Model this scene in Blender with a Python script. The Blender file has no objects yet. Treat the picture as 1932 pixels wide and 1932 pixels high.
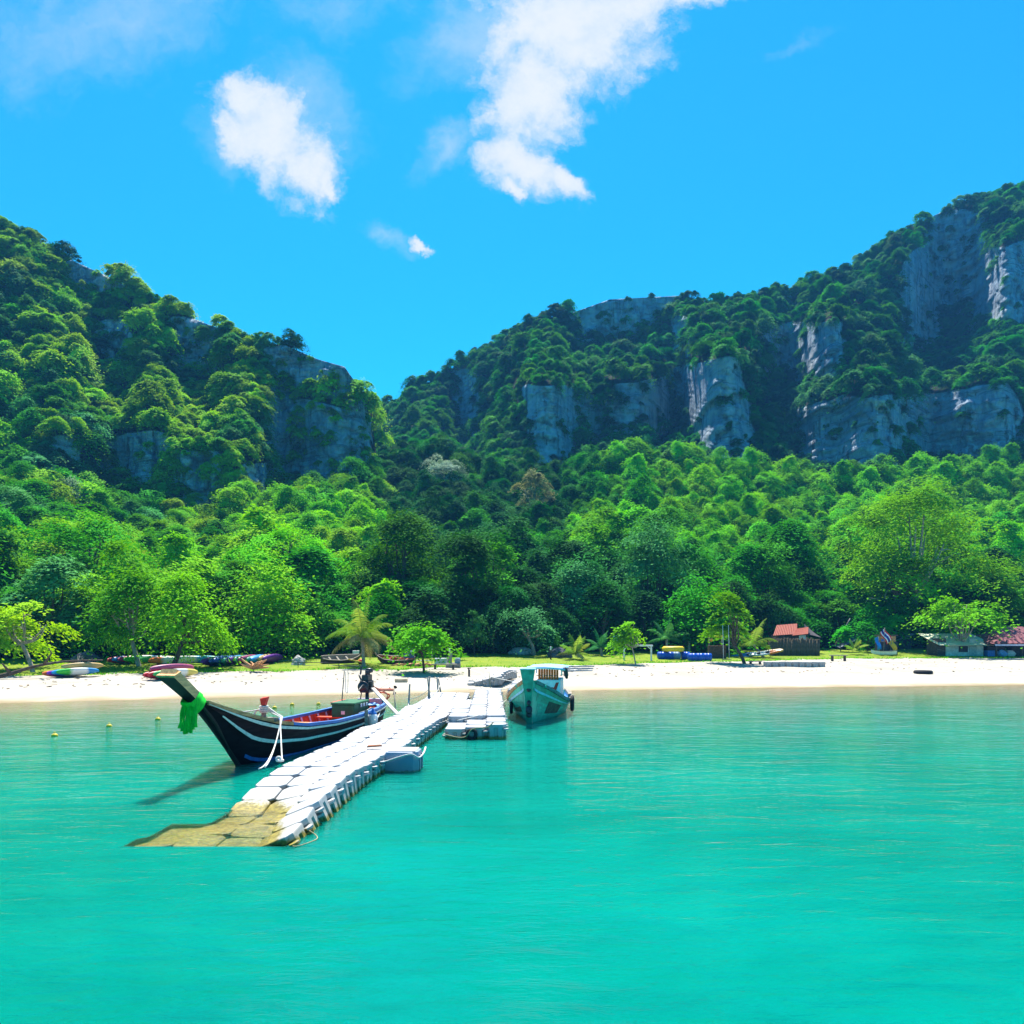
import bpy, bmesh, math, random
import numpy as np
from mathutils import Vector, Matrix, Euler, noise as mnoise

# ------------------------------------------------------------------ camera, sky, sun, exposure
SC = bpy.context.scene
COL = SC.collection
F_PX, HOR, EYE = 731.0, 636.0, 2.5          # focal length in px of a 1024 px frame, horizon row, eye height (m)
cam_d = bpy.data.cameras.new('camera'); cam = bpy.data.objects.new('camera', cam_d); COL.objects.link(cam)
cam.location = (0, 0, EYE); cam.rotation_euler = (math.radians(90), 0, 0)
cam_d.sensor_width = 36; cam_d.lens = 36*F_PX/1024; cam_d.shift_y = (HOR-512)/1024
cam_d.clip_start = 0.1; cam_d.clip_end = 3000
SC.camera = cam
SC.view_settings.view_transform = 'Standard'; SC.view_settings.look = 'None'
SC.view_settings.exposure = 1.4; SC.view_settings.gamma = 1.0; SC.view_settings.use_curve_mapping = False
SC.render.engine = 'CYCLES'
try:
    cy = SC.cycles
    cy.max_bounces = 8; cy.transparent_max_bounces = 12; cy.diffuse_bounces = 3; cy.glossy_bounces = 3
    cy.transmission_bounces = 4; cy.volume_bounces = 0; cy.caustics_reflective = False; cy.caustics_refractive = False
    cy.use_denoising = True
except Exception: pass

SUN_EL, SUN_AZ = math.radians(62), math.radians(-6)      # azimuth from +Y towards +X
sd = Vector((math.sin(SUN_AZ)*math.cos(SUN_EL), math.cos(SUN_AZ)*math.cos(SUN_EL), math.sin(SUN_EL)))
sun_d = bpy.data.lights.new('sun', 'SUN'); sun_d.energy = 5.0; sun_d.angle = math.radians(0.53); sun_d.color = (1.0, 0.95, 0.86)
sun = bpy.data.objects.new('sun', sun_d); COL.objects.link(sun)
sun.rotation_euler = (-sd).to_track_quat('-Z', 'Y').to_euler(); sun.location = sd*300

class NT:
    """tiny helper for building node trees"""
    def __init__(s, tree): s.t = tree; s.t.nodes.clear()
    def n(s, typ, ins=None, **kw):
        nd = s.t.nodes.new(typ)
        for k, v in kw.items(): setattr(nd, k, v)
        for k, v in (ins or {}).items(): s.set(nd.inputs[k], v)
        return nd
    def set(s, sock, v):
        if isinstance(v, bpy.types.NodeSocket): s.t.links.new(v, sock)
        elif isinstance(v, bpy.types.Node): s.t.links.new(v.outputs[0], sock)
        else:
            if sock.type == 'RGBA' and not isinstance(v, (int, float)) and len(v) == 3: v = (*v, 1)
            sock.default_value = v
    def m(s, op, a, b=0.0, c=None, clamp=False):
        nd = s.t.nodes.new('ShaderNodeMath'); nd.operation = op; nd.use_clamp = clamp
        s.set(nd.inputs[0], a); s.set(nd.inputs[1], b)
        if c is not None: s.set(nd.inputs[2], c)
        return nd.outputs[0]
    def mix(s, fac, a, b, blend='MIX'):
        nd = s.t.nodes.new('ShaderNodeMix'); nd.data_type = 'RGBA'; nd.blend_type = blend
        s.set(nd.inputs[0], fac); s.set(nd.inputs[6], a); s.set(nd.inputs[7], b)
        return nd.outputs[2]
    def ss(s, v, lo, hi, a=0.0, b=1.0):
        nd = s.t.nodes.new('ShaderNodeMapRange'); nd.interpolation_type = 'SMOOTHSTEP'
        s.set(nd.inputs[0], v); s.set(nd.inputs[1], lo); s.set(nd.inputs[2], hi); s.set(nd.inputs[3], a); s.set(nd.inputs[4], b)
        return nd.outputs[0]
    def noise(s, vec, scale, detail=4, rough=0.5, dist=0.0):
        nd = s.n('ShaderNodeTexNoise', {'Scale': scale, 'Detail': detail, 'Roughness': rough, 'Distortion': dist})
        if vec is not None: s.set(nd.inputs['Vector'], vec)
        return nd.outputs[0]
    def mapping(s, vec, scale=(1, 1, 1), rot=(0, 0, 0), loc=(0, 0, 0)):
        nd = s.n('ShaderNodeMapping'); s.set(nd.inputs[0], vec); nd.inputs['Scale'].default_value = scale
        nd.inputs['Rotation'].default_value = rot; nd.inputs['Location'].default_value = loc
        return nd.outputs[0]

world = bpy.data.worlds.new('World'); SC.world = world; world.use_nodes = True
def build_world():
    g = NT(world.node_tree)
    sky = g.n('ShaderNodeTexSky'); sky.sky_type = 'NISHITA'; sky.sun_disc = False
    sky.sun_elevation = SUN_EL; sky.sun_rotation = SUN_AZ; sky.altitude = 0; sky.air_density = 1.0; sky.dust_density = 0.15; sky.ozone_density = 2.0
    skyc = g.n('ShaderNodeGamma', {'Color': sky.outputs[0], 'Gamma': SKY_GAMMA}).outputs[0]
    skyc = g.mix(1.0, skyc, SKY_TINT, 'MULTIPLY')
    tc = g.n('ShaderNodeTexCoord').outputs['Generated']
    sep = g.n('ShaderNodeSeparateXYZ', {0: tc})
    x, y, z = sep.outputs[0], sep.outputs[1], sep.outputs[2]
    yy = g.m('MAXIMUM', y, 0.08)
    u = g.m('DIVIDE', x, yy); v = g.m('DIVIDE', z, yy)
    uv = g.n('ShaderNodeCombineXYZ', {0: u, 1: v}).outputs[0]
    # wind-torn edges: the cloud field is warped before the banks are cut from it
    warp = g.n('ShaderNodeTexNoise', {'Vector': uv, 'Scale': 7.0, 'Detail': 6.0, 'Roughness': 0.65})
    wv = g.n('ShaderNodeVectorMath', {0: warp.outputs['Color'], 1: (0.5, 0.5, 0.5)}, operation='SUBTRACT').outputs[0]
    wv = g.n('ShaderNodeVectorMath', {0: wv, 'Scale': 0.13}, operation='SCALE').outputs[0]
    uw = g.n('ShaderNodeVectorMath', {0: uv, 1: wv}, operation='ADD').outputs[0]
    sw = g.n('ShaderNodeSeparateXYZ', {0: uw}); uu, vv = sw.outputs[0], sw.outputs[1]
    def bank(px, py, ra, rb, ang, amp=1.0):
        """one soft elliptical bank; centre, radii in 1932-px units of the photograph's scale, ang = tilt of the long axis"""
        u0 = (px/1.88672-512)/F_PX; v0 = (HOR-py/1.88672)/F_PX
        a, b = ra/1.88672/F_PX, rb/1.88672/F_PX
        c, s = math.cos(ang), math.sin(ang)
        du = g.m('SUBTRACT', uu, u0); dv = g.m('SUBTRACT', vv, v0)
        p = g.m('DIVIDE', g.m('ADD', g.m('MULTIPLY', du, c), g.m('MULTIPLY', dv, s)), a)
        q = g.m('DIVIDE', g.m('SUBTRACT', g.m('MULTIPLY', dv, c), g.m('MULTIPLY', du, s)), b)
        d = g.m('SQRT', g.m('ADD', g.m('MULTIPLY', p, p), g.m('MULTIPLY', q, q)))
        return g.m('MULTIPLY', g.m('SUBTRACT', 1.0, d), amp)
    banks = [bank(*b) for b in CLOUDS]
    m = banks[0]
    for b in banks[1:]: m = g.m('MAXIMUM', m, b)
    fib = g.noise(g.mapping(uw, (1, 1.25, 1), (0, 0, 0.7)), 8.0, 11, 0.66)
    fine = g.noise(uv, 26.0, 7, 0.6)
    dens = g.m('ADD', m, g.m('MULTIPLY', g.m('SUBTRACT', fib, 0.5), 1.8))
    dens = g.m('ADD', dens, g.m('MULTIPLY', g.m('SUBTRACT', fine, 0.5), 0.6))
    dens = g.m('ADD', dens, 0.09)
    body = g.ss(dens, 0.0, 0.66)
    # thin veils round the banks
    wsp = [bank(*b) for b in VEILS]
    w = wsp[0]
    for b in wsp[1:]: w = g.m('MAXIMUM', w, b)
    veil = g.m('MULTIPLY', g.ss(g.m('ADD', w, g.m('MULTIPLY', g.m('SUBTRACT', fib, 0.5), 1.3)), 0.0, 1.1), 0.55)
    body = g.m('MAXIMUM', body, veil)
    body = g.m('MULTIPLY', body, g.ss(y, 0.08, 0.2))
    # scattered fair-weather cloud over the rest of the sky
    zz = g.m('MAXIMUM', z, 0.06)
    pl = g.n('ShaderNodeCombineXYZ', {0: g.m('DIVIDE', x, zz), 1: g.m('DIVIDE', y, zz)}).outputs[0]
    oth = g.ss(g.noise(pl, 1.1, 7, 0.6), 0.6, 0.78)
    oth = g.m('MULTIPLY', g.m('MULTIPLY', oth, g.ss(z, 0.06, 0.25)), g.ss(y, 0.1, -0.25))
    body = g.m('MAXIMUM', body, oth)
    shade = g.ss(g.m('ADD', dens, g.m('MULTIPLY', g.m('SUBTRACT', fine, 0.5), 0.8)), 0.2, 1.1)
    cl = g.mix(shade, CLOUD_A, CLOUD_B)
    col = g.mix(body, skyc, cl)
    bg = g.n('ShaderNodeBackground', {'Color': col, 'Strength': 0.1})
    out = g.n('ShaderNodeOutputWorld'); g.t.links.new(bg.outputs[0], out.inputs[0])
SKY_GAMMA = 1.0
SKY_TINT = (0.042, 0.635, 0.86)
CLOUD_A, CLOUD_B = (2.75, 3.2, 3.8), (3.55, 3.65, 3.85)
CLOUDS = [(515, 262, 165, 96, -0.8), (440, 250, 70, 50, -0.9, 0.8), (470, 205, 95, 50, -1.2), (575, 322, 100, 66, -0.75), (612, 345, 48, 32, -0.8),
          (1090, 60, 210, 150, 0.25), (1000, 180, 140, 120, 1.2), (985, 320, 105, 75, -0.3), (1060, 335, 70, 40, -0.6), (960, 370, 40, 30, -0.6),
          (1200, -30, 240, 110, 0.6), (1310, -40, 170, 60, 0.35), (1150, -260, 420, 200, 0.5), (798, 452, 18, 10, -0.5, 0.6)]
VEILS = [(880, 60, 200, 130, 0.6, 0.8), (560, 200, 190, 130, -0.8, 0.6), (840, 280, 110, 50, 0.6, 0.8), (735, 432, 60, 25, -0.5, 0.6),
         (1500, 80, 70, 30, 0.3, 0.5), (170, 60, 420, 150, 0.2, 0.65), (420, 270, 90, 60, -0.9, 0.6), (650, 0, 280, 100, 0, 0.5)]
build_world()

# ------------------------------------------------------------------ materials
MATS = {}
def pmat(name, col, rough=0.6, var=0.15, scale=6.0, spec=0.3, metal=0.0, bump=0.0, bscale=30.0, dirt=None, dirt_amt=0.5, stretch=(1, 1, 1), coat=0.0):
    if name in MATS: return MATS[name]
    m = bpy.data.materials.new(name); m.use_nodes = True; MATS[name] = m
    g = NT(m.node_tree)
    tc = g.mapping(g.n('ShaderNodeTexCoord').outputs['Object'], stretch)
    n1 = g.noise(tc, scale, 5, 0.6)
    dark = tuple(c*(1-var) for c in col); lite = tuple(min(1, c*(1+var)) for c in col)
    c = g.mix(g.ss(n1, 0.3, 0.7), dark, lite)
    if dirt is not None:
        n2 = g.noise(tc, scale*0.6, 7, 0.7)
        c = g.mix(g.m('MULTIPLY', g.ss(n2, 0.5, 0.68), dirt_amt), c, dirt)
    b = g.n('ShaderNodeBsdfPrincipled', {'Base Color': c, 'Roughness': rough, 'Metallic': metal, 'Specular IOR Level': spec, 'Coat Weight': coat})
    if bump > 0:
        bn = g.n('ShaderNodeBump', {'Strength': bump, 'Distance': 0.02, 'Height': g.noise(tc, bscale, 6, 0.65)})
        g.t.links.new(bn.outputs[0], b.inputs['Normal'])
    g.t.links.new(b.outputs[0], g.n('ShaderNodeOutputMaterial').inputs[0])
    return m

def leaf_mat(name, ca, cb, trans=0.4, hue=0.03, rough=0.4, brown=0.0):
    """leaf: ca..cb by leaf ('tint' attribute) and by tree"""
    if name in MATS: return MATS[name]
    m = bpy.data.materials.new(name); m.use_nodes = True; MATS[name] = m
    g = NT(m.node_tree)
    at = g.n('ShaderNodeAttribute', attribute_name='tint').outputs['Fac']
    oi = g.n('ShaderNodeObjectInfo').outputs['Random']
    c = g.mix(g.m('ADD', g.m('MULTIPLY', at, 0.6), g.m('MULTIPLY', oi, 0.4)), ca, cb)
    if brown: c = g.mix(g.ss(at, 1-brown, 1.0), c, (0.30, 0.22, 0.06))
    hs = g.n('ShaderNodeHueSaturation', {'Color': c, 'Hue': g.m('ADD', 0.5-hue/2, g.m('MULTIPLY', g.m('FRACT', g.m('MULTIPLY', oi, 7.31)), hue)), 'Value': g.m('ADD', 0.75, g.m('MULTIPLY', g.m('FRACT', g.m('MULTIPLY', oi, 3.77)), 0.5))})
    b = g.n('ShaderNodeBsdfPrincipled', {'Base Color': hs.outputs[0], 'Roughness': 0.8, 'Specular IOR Level': 0.03})
    tcol = g.n('ShaderNodeHueSaturation', {'Color': hs.outputs[0], 'Hue': 0.485, 'Saturation': 1.1, 'Value': 1.5})
    t = g.n('ShaderNodeBsdfTranslucent', {'Color': tcol.outputs[0]})
    mx = g.n('ShaderNodeMixShader', {0: trans*0.75}); g.t.links.new(b.outputs[0], mx.inputs[1]); g.t.links.new(t.outputs[0], mx.inputs[2])
    g.t.links.new(mx.outputs[0], g.n('ShaderNodeOutputMaterial').inputs[0])
    return m

LEAF = {
 'bright':   leaf_mat('leaf_bright', (0.05, 0.27, 0.003), (0.21, 0.52, 0.004), 0.3),
 'yellow':   leaf_mat('leaf_yellow', (0.12, 0.36, 0.006), (0.29, 0.56, 0.010), 0.3, brown=0.03),
 'mid':      leaf_mat('leaf_mid', (0.013, 0.15, 0.004), (0.07, 0.40, 0.006), 0.26),
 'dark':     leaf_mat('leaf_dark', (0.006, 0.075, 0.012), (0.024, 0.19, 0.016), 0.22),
 'grey':     leaf_mat('leaf_grey', (0.025, 0.16, 0.040), (0.11, 0.36, 0.090), 0.22),
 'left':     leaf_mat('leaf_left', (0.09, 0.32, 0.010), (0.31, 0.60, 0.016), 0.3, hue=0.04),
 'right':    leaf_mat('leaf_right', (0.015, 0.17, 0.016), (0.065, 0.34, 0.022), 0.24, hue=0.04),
 'vine':     leaf_mat('leaf_vine', (0.05, 0.30, 0.003), (0.20, 0.58, 0.005), 0.3),
 'palm':     leaf_mat('leaf_palm', (0.09, 0.26, 0.015), (0.32, 0.40, 0.08), 0.36),
 'silver':   leaf_mat('leaf_silver', (0.14, 0.23, 0.13), (0.28, 0.38, 0.25), 0.2),
 'tan':      leaf_mat('leaf_tan', (0.15, 0.19, 0.06), (0.28, 0.28, 0.11), 0.3),
}
BARK = pmat('bark', (0.10, 0.075, 0.055), 0.9, 0.35, 8, 0.1, bump=0.5)
BARK_PALE = pmat('bark_pale', (0.36, 0.31, 0.25), 0.9, 0.3, 7, 0.1, bump=0.5, dirt=(0.08, 0.06, 0.05))

# ------------------------------------------------------------------ mesh helpers
def tag(o, label=None, cat=None, group=None, kind=None):
    if label: o['label'] = label
    if cat: o['category'] = cat
    if group: o['group'] = group
    if kind: o['kind'] = kind
    return o
def link(name, me, parent=None, loc=None, rz=0.0):
    o = bpy.data.objects.new(name, me); COL.objects.link(o)
    if parent is not None: o.parent = parent
    if loc is not None: o.location = loc
    if rz: o.rotation_euler = (0, 0, rz)
    return o
def empty(name, loc=(0, 0, 0), rz=0.0, label=None, cat=None, group=None, rot=None):
    o = bpy.data.objects.new(name, None); COL.objects.link(o); o.location = loc
    o.rotation_euler = rot if rot is not None else (0, 0, rz); o.empty_display_size = 0.3
    return tag(o, label, cat, group)
def copy_tree(o, parent=None):
    c = o.copy(); COL.objects.link(c)
    if parent is not None: c.parent = parent
    for ch in list(o.children): copy_tree(ch, c)
    return c
def np_mesh(name, V, Q, mats, midx=None, smooth=False, tint=None):
    """mesh from arrays: V (n,3), Q (m,4) or (m,3)"""
    V = np.asarray(V, np.float32); Q = np.asarray(Q, np.int32); k = Q.shape[1]
    me = bpy.data.meshes.new(name)
    me.vertices.add(len(V)); me.vertices.foreach_set('co', V.ravel())
    me.loops.add(Q.size); me.loops.foreach_set('vertex_index', Q.ravel())
    me.polygons.add(len(Q)); me.polygons.foreach_set('loop_start', np.arange(0, Q.size, k, dtype=np.int32))
    for mt in mats: me.materials.append(mt)
    if midx is not None: me.polygons.foreach_set('material_index', np.asarray(midx, np.int32))
    if smooth: me.polygons.foreach_set('use_smooth', np.ones(len(Q), bool))
    if tint is not None:
        a = me.attributes.new('tint', 'FLOAT', 'POINT'); a.data.foreach_set('value', np.asarray(tint, np.float32))
    me.update(calc_edges=True); me.validate()
    return me
def grid_faces(nr, nc):
    i = np.arange((nr-1)*(nc-1)); r, c = i//(nc-1), i % (nc-1)
    a = r*nc+c
    return np.stack([a, a+1, a+1+nc, a+nc], 1)

class MB:
    def __init__(s): s.v = []; s.f = []; s.mi = []; s.sm = []
    def add(s, verts, faces, mi=0, smooth=False, M=None):
        b = len(s.v)
        s.v += [tuple(M @ Vector(v)) if M is not None else tuple(v) for v in verts]
        s.f += [tuple(b+i for i in f) for f in faces]
        s.mi += [mi]*len(faces); s.sm += [smooth]*len(faces)
        return s
    def box(s, c, size, rot=(0, 0, 0), mi=0, ch=0.0, top=1.0):
        """box, optional chamfer ch on every edge, top = scale of the top face"""
        hx, hy, hz = (d/2 for d in size); M = Matrix.Translation(c) @ Euler(rot).to_matrix().to_4x4()
        if ch <= 0:
            v = [(sx*hx*(top if sz > 0 else 1), sy*hy*(top if sz > 0 else 1), sz*hz) for sz in (-1, 1) for sy in (-1, 1) for sx in (-1, 1)]
            f = [(0, 2, 3, 1), (4, 5, 7, 6), (0, 1, 5, 4), (2, 6, 7, 3), (0, 4, 6, 2), (1, 3, 7, 5)]
            return s.add(v, f, mi, False, M)
        bm = bmesh.new(); bmesh.ops.create_cube(bm, size=1.0)
        for vv in bm.verts: vv.co = Vector((vv.co.x*2*hx, vv.co.y*2*hy, vv.co.z*2*hz))
        bmesh.ops.bevel(bm, geom=list(bm.edges), offset=ch, segments=1, affect='EDGES')
        bm.verts.ensure_lookup_table(); bm.verts.index_update()
        s.add([v.co.copy() for v in bm.verts], [[v.index for v in f.verts] for f in bm.faces], mi, False, M); bm.free()
        return s
    def tube(s, pts, r, n=8, mi=0, smooth=True, cap=True):
        pts = [Vector(p) for p in pts]; N = len(pts)
        rs = r if isinstance(r, (list, tuple)) else [r]*N
        rings = []; up = None
        for i, p in enumerate(pts):
            d = (pts[min(i+1, N-1)]-pts[max(i-1, 0)])
            if d.length < 1e-9: d = Vector((0, 0, 1))
            d.normalize()
            if up is None: up = Vector((0, 0, 1)) if abs(d.z) < 0.9 else Vector((1, 0, 0))
            a = d.cross(up)
            if a.length < 1e-6: a = d.orthogonal()
            a.normalize(); b = a.cross(d).normalized(); up = b
            rings.append([p+(a*math.cos(2*math.pi*k/n)+b*math.sin(2*math.pi*k/n))*rs[i] for k in range(n)])
        v = [q for rg in rings for q in rg]
        f = [(i*n+k, i*n+(k+1) % n, (i+1)*n+(k+1) % n, (i+1)*n+k) for i in range(N-1) for k in range(n)]
        s.add(v, f, mi, smooth)
        if cap:
            b = len(s.v)-len(v)
            s.f += [tuple(b+k for k in range(n))[::-1], tuple(b+(N-1)*n+k for k in range(n))]; s.mi += [mi]*2; s.sm += [False]*2
        return s
    def lathe(s, prof, n=16, mi=0, M=None, smooth=True):
        v = [(r*math.cos(2*math.pi*k/n), r*math.sin(2*math.pi*k/n), z) for r, z in prof for k in range(n)]
        f = [(i*n+k, i*n+(k+1) % n, (i+1)*n+(k+1) % n, (i+1)*n+k) for i in range(len(prof)-1) for k in range(n)]
        f += [tuple(range(n))[::-1], tuple((len(prof)-1)*n+k for k in range(n))]
        return s.add(v, f, mi, smooth, M)
    def torus(s, R, r, n=24, k=10, M=None, mi=0):
        v = [((R+r*math.cos(2*math.pi*j/k))*math.cos(2*math.pi*i/n), (R+r*math.cos(2*math.pi*j/k))*math.sin(2*math.pi*i/n), r*math.sin(2*math.pi*j/k)) for i in range(n) for j in range(k)]
        f = [(i*k+j, ((i+1) % n)*k+j, ((i+1) % n)*k+(j+1) % k, i*k+(j+1) % k) for i in range(n) for j in range(k)]
        return s.add(v, f, mi, True, M)
    def sheet(s, rows, mi=0, th=0.0, smooth=False):
        """grid of points (rows of equal length); th > 0 gives it thickness along -normal of the mean plane"""
        nr, nc = len(rows), len(rows[0]); v = [Vector(p) for r in rows for p in r]
        f = [(r*nc+c, r*nc+c+1, (r+1)*nc+c+1, (r+1)*nc+c) for r in range(nr-1) for c in range(nc-1)]
        if th <= 0: return s.add(v, f, mi, smooth)
        nrm = (v[nc-1]-v[0]).cross(v[(nr-1)*nc]-v[0]); nrm.normalize()
        w = [p-nrm*th for p in v]; n = len(v)
        g = f+[tuple(n+i for i in q[::-1]) for q in f]
        edge = [(c, c+1) for c in range(nc-1)]+[((nr-1)*nc+c+1, (nr-1)*nc+c) for c in range(nc-1)]
        edge += [((r+1)*nc, r*nc) for r in range(nr-1)]+[(r*nc+nc-1, (r+1)*nc+nc-1) for r in range(nr-1)]
        g += [(b, a, n+a, n+b) for a, b in edge]
        return s.add(v+w, g, mi, smooth)
    def mesh(s, name, mats):
        me = bpy.data.meshes.new(name); me.from_pydata([tuple(v) for v in s.v], [], s.f)
        for m in (mats if isinstance(mats, (list, tuple)) else [mats]): me.materials.append(m)
        me.polygons.foreach_set('material_index', s.mi); me.polygons.foreach_set('use_smooth', s.sm)
        me.update(); return me
    def build(s, name, mats, parent=None, loc=None, rz=0.0):
        return link(name, s.mesh(name, mats), parent, loc, rz)

def lerp_pts(pts, n):
    """resample a polyline smoothly (Catmull-Rom)"""
    P = [Vector(p) for p in pts]; out = []
    for i in range(len(P)-1):
        p0, p1, p2, p3 = P[max(i-1, 0)], P[i], P[i+1], P[min(i+2, len(P)-1)]
        for k in range(n):
            t = k/n
            out.append(0.5*((2*p1)+(p2-p0)*t+(2*p0-5*p1+4*p2-p3)*t*t+(3*p1-p0-3*p2+p3)*t**3))
    return out+[P[-1]]
def sag(a, b, drop, n=12):
    a, b = Vector(a), Vector(b)
    return [a.lerp(b, t/n)-Vector((0, 0, 4*drop*(t/n)*(1-t/n))) for t in range(n+1)]

# ------------------------------------------------------------------ terrain functions (metres; camera at 0,0, looking along +Y)
def W(px, py, Y):
    """point at depth Y seen in the direction of (px, py) of a 1932 px frame: used to measure where things stand"""
    return Vector(((px/1.88672-512)/F_PX*Y, Y, EYE-(py/1.88672-HOR)/F_PX*Y))
def shore(X): return np.interp(X, [-130, -60, -30, -19.4, -10.5, -2, 10, 26, 60, 130], [-10, 12, 23.2, 27.1, 30.2, 32.6, 34.9, 37.2, 37.5, 28])
def lawn_w(X): return np.interp(X, [-60, -20, 0, 20, 27, 60], [10, 11.3, 13.2, 19, 21, 22])
def ground(X, Y):
    s = Y-shore(X); se = lawn_w(X); ze = 0.5+np.interp(X, [-20, 0, 30], [0.02, 0.05, 0.22])
    under = np.where(s > -4, 0.06*s, -0.24+0.13*(s+4)); under = np.maximum(under, -3.0)
    up = np.where(s < se, ze*np.clip(s/se, 0, 1)**0.85, ze+0.42*np.clip((s-se)/9.0, 0, 1.6))
    return np.where(s < 0, under, up)
def G(px, py):
    """where the sight line (1932 px frame) meets the ground"""
    dy = (py/1.88672-HOR)/F_PX; ux = (px/1.88672-512)/F_PX
    Y = 10.0
    for _ in range(900):
        if EYE-dy*Y <= float(ground(ux*Y, Y)): break
        Y += 0.1
    return Vector((ux*Y, Y, float(ground(ux*Y, Y))))
def gz(x, y): return float(ground(x, y))
def fbm(x, y, z, oct=4):
    return mnoise.fractal(Vector((x, y, z)), 0.9, 2.0, oct)
RND = random.Random(11)

# ------------------------------------------------------------------ ground sheets
def axis(*segs):
    out = []
    for a, b, st in segs: out += list(np.arange(a, b-1e-6, st))
    out.append(segs[-1][1]); return np.array(out)

def sand_mat():
    m = bpy.data.materials.new('sand'); m.use_nodes = True; g = NT(m.node_tree)
    pos = g.n('ShaderNodeNewGeometry').outputs['Position']
    at = g.n('ShaderNodeAttribute', attribute_name='shore').outputs['Fac']       # metres inland from the waterline
    n = g.noise(pos, 0.35, 6, 0.6); f = g.noise(pos, 9.0, 5, 0.7)
    dry = g.mix(g.ss(n, 0.35, 0.65), (0.35, 0.315, 0.255), (0.45, 0.41, 0.34))
    dry = g.mix(g.m('MULTIPLY', g.ss(f, 0.55, 0.75), 0.35), dry, (0.38, 0.33, 0.26))
    wob = g.m('ADD', at, g.m('MULTIPLY', g.m('SUBTRACT', n, 0.5), 2.2))
    # a tide line of fine litter
    line = g.m('MULTIPLY', g.ss(g.m('ABSOLUTE', g.m('SUBTRACT', wob, 5.2)), 0.5, 0.0), g.ss(f, 0.5, 0.62))
    dry = g.mix(g.m('MULTIPLY', line, 0.35), dry, (0.30, 0.24, 0.17))
    tr_ = g.m('MULTIPLY', g.ss(wob, 4.5, 7.5), g.ss(g.noise(pos, 3.2, 6, 0.7), 0.42, 0.62))
    dry = g.mix(g.m('MULTIPLY', tr_, 0.45), dry, (0.30, 0.26, 0.20))
    c = g.mix(g.ss(wob, 0.0, 1.7), (0.28, 0.21, 0.11), dry)
    b = g.n('ShaderNodeBsdfPrincipled', {'Base Color': c, 'Roughness': g.ss(wob, 0.0, 1.4, 0.45, 0.95), 'Specular IOR Level': 0.25})
    h = g.m('ADD', g.m('MULTIPLY', g.noise(pos, 2.2, 6, 0.65), 0.7), g.m('MULTIPLY', f, 0.15))
    bn = g.n('ShaderNodeBump', {'Strength': g.ss(wob, 3.0, 7.0, 0.08, 0.9), 'Distance': 0.22, 'Height': h}); g.t.links.new(bn.outputs[0], b.inputs['Normal'])
    g.t.links.new(b.outputs[0], g.n('ShaderNodeOutputMaterial').inputs[0]); return m
xs = axis((-130, -30, 4), (-30, 40, 0.5), (40, 130, 4)); ys = axis((-40, 24, 4), (24, 64, 0.4), (64, 76, 3))
XX, YY = np.meshgrid(xs, ys); ZZ = ground(XX, YY)
bumps = 0.03*np.sin(XX*1.7+np.sin(YY*1.3)*1.5)*np.sin(YY*1.9+XX*.4)*np.clip((YY-shore(XX)-2)/4, 0, 1)
me = np_mesh('beach', np.stack([XX, YY, ZZ+bumps], -1).reshape(-1, 3), grid_faces(len(ys), len(xs)), [sand_mat()], smooth=True)
a = me.attributes.new('shore', 'FLOAT', 'POINT'); a.data.foreach_set('value', (YY-shore(XX)).astype(np.float32).ravel())
tag(link('beach', me), 'pale sand beach running down into the water', kind='structure')

def lawn_mat():
    m = bpy.data.materials.new('lawn'); m.use_nodes = True; g = NT(m.node_tree)
    pos = g.n('ShaderNodeNewGeometry').outputs['Position']
    n = g.noise(pos, 0.45, 6, 0.65); f = g.noise(pos, 7, 5, 0.7)
    c = g.mix(g.ss(n, 0.3, 0.65), (0.12, 0.21, 0.012), (0.21, 0.26, 0.02))
    c = g.mix(g.m('MULTIPLY', g.ss(f, 0.42, 0.7), 0.5), c, (0.10, 0.18, 0.01))
    c = g.mix(g.m('MULTIPLY', g.ss(g.noise(pos, 0.8, 5, 0.7), 0.6, 0.72), 0.6), c, (0.34, 0.29, 0.18))
    b = g.n('ShaderNodeBsdfPrincipled', {'Base Color': c, 'Roughness': 0.9, 'Specular IOR Level': 0.1})
    bn = g.n('ShaderNodeBump', {'Strength': 0.8, 'Distance': 0.08, 'Height': f}); g.t.links.new(bn.outputs[0], b.inputs['Normal'])
    g.t.links.new(b.outputs[0], g.n('ShaderNodeOutputMaterial').inputs[0]); return m
nx = np.arange(-70, 75, 0.4); tt = np.linspace(0, 1, 30)
LV = []
for t in tt:
    for X in nx:
        s0 = float(lawn_w(X))+0.9*fbm(X*.35, 3.1, 0, 4)+0.35*fbm(X*2.1, 9.1, 0, 3)
        Y = float(shore(X))+s0+t*13.0
        LV.append((X, Y, gz(X, Y)+0.03*min(1, t*12)+0.006+0.02*fbm(X*.8, Y*.8, 2, 3)*t))
me = np_mesh('lawn', LV, grid_faces(len(tt), len(nx)), [lawn_mat()], smooth=True)
tag(link('lawn', me), 'strip of mown grass between the sand and the trees', kind='structure')

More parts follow.
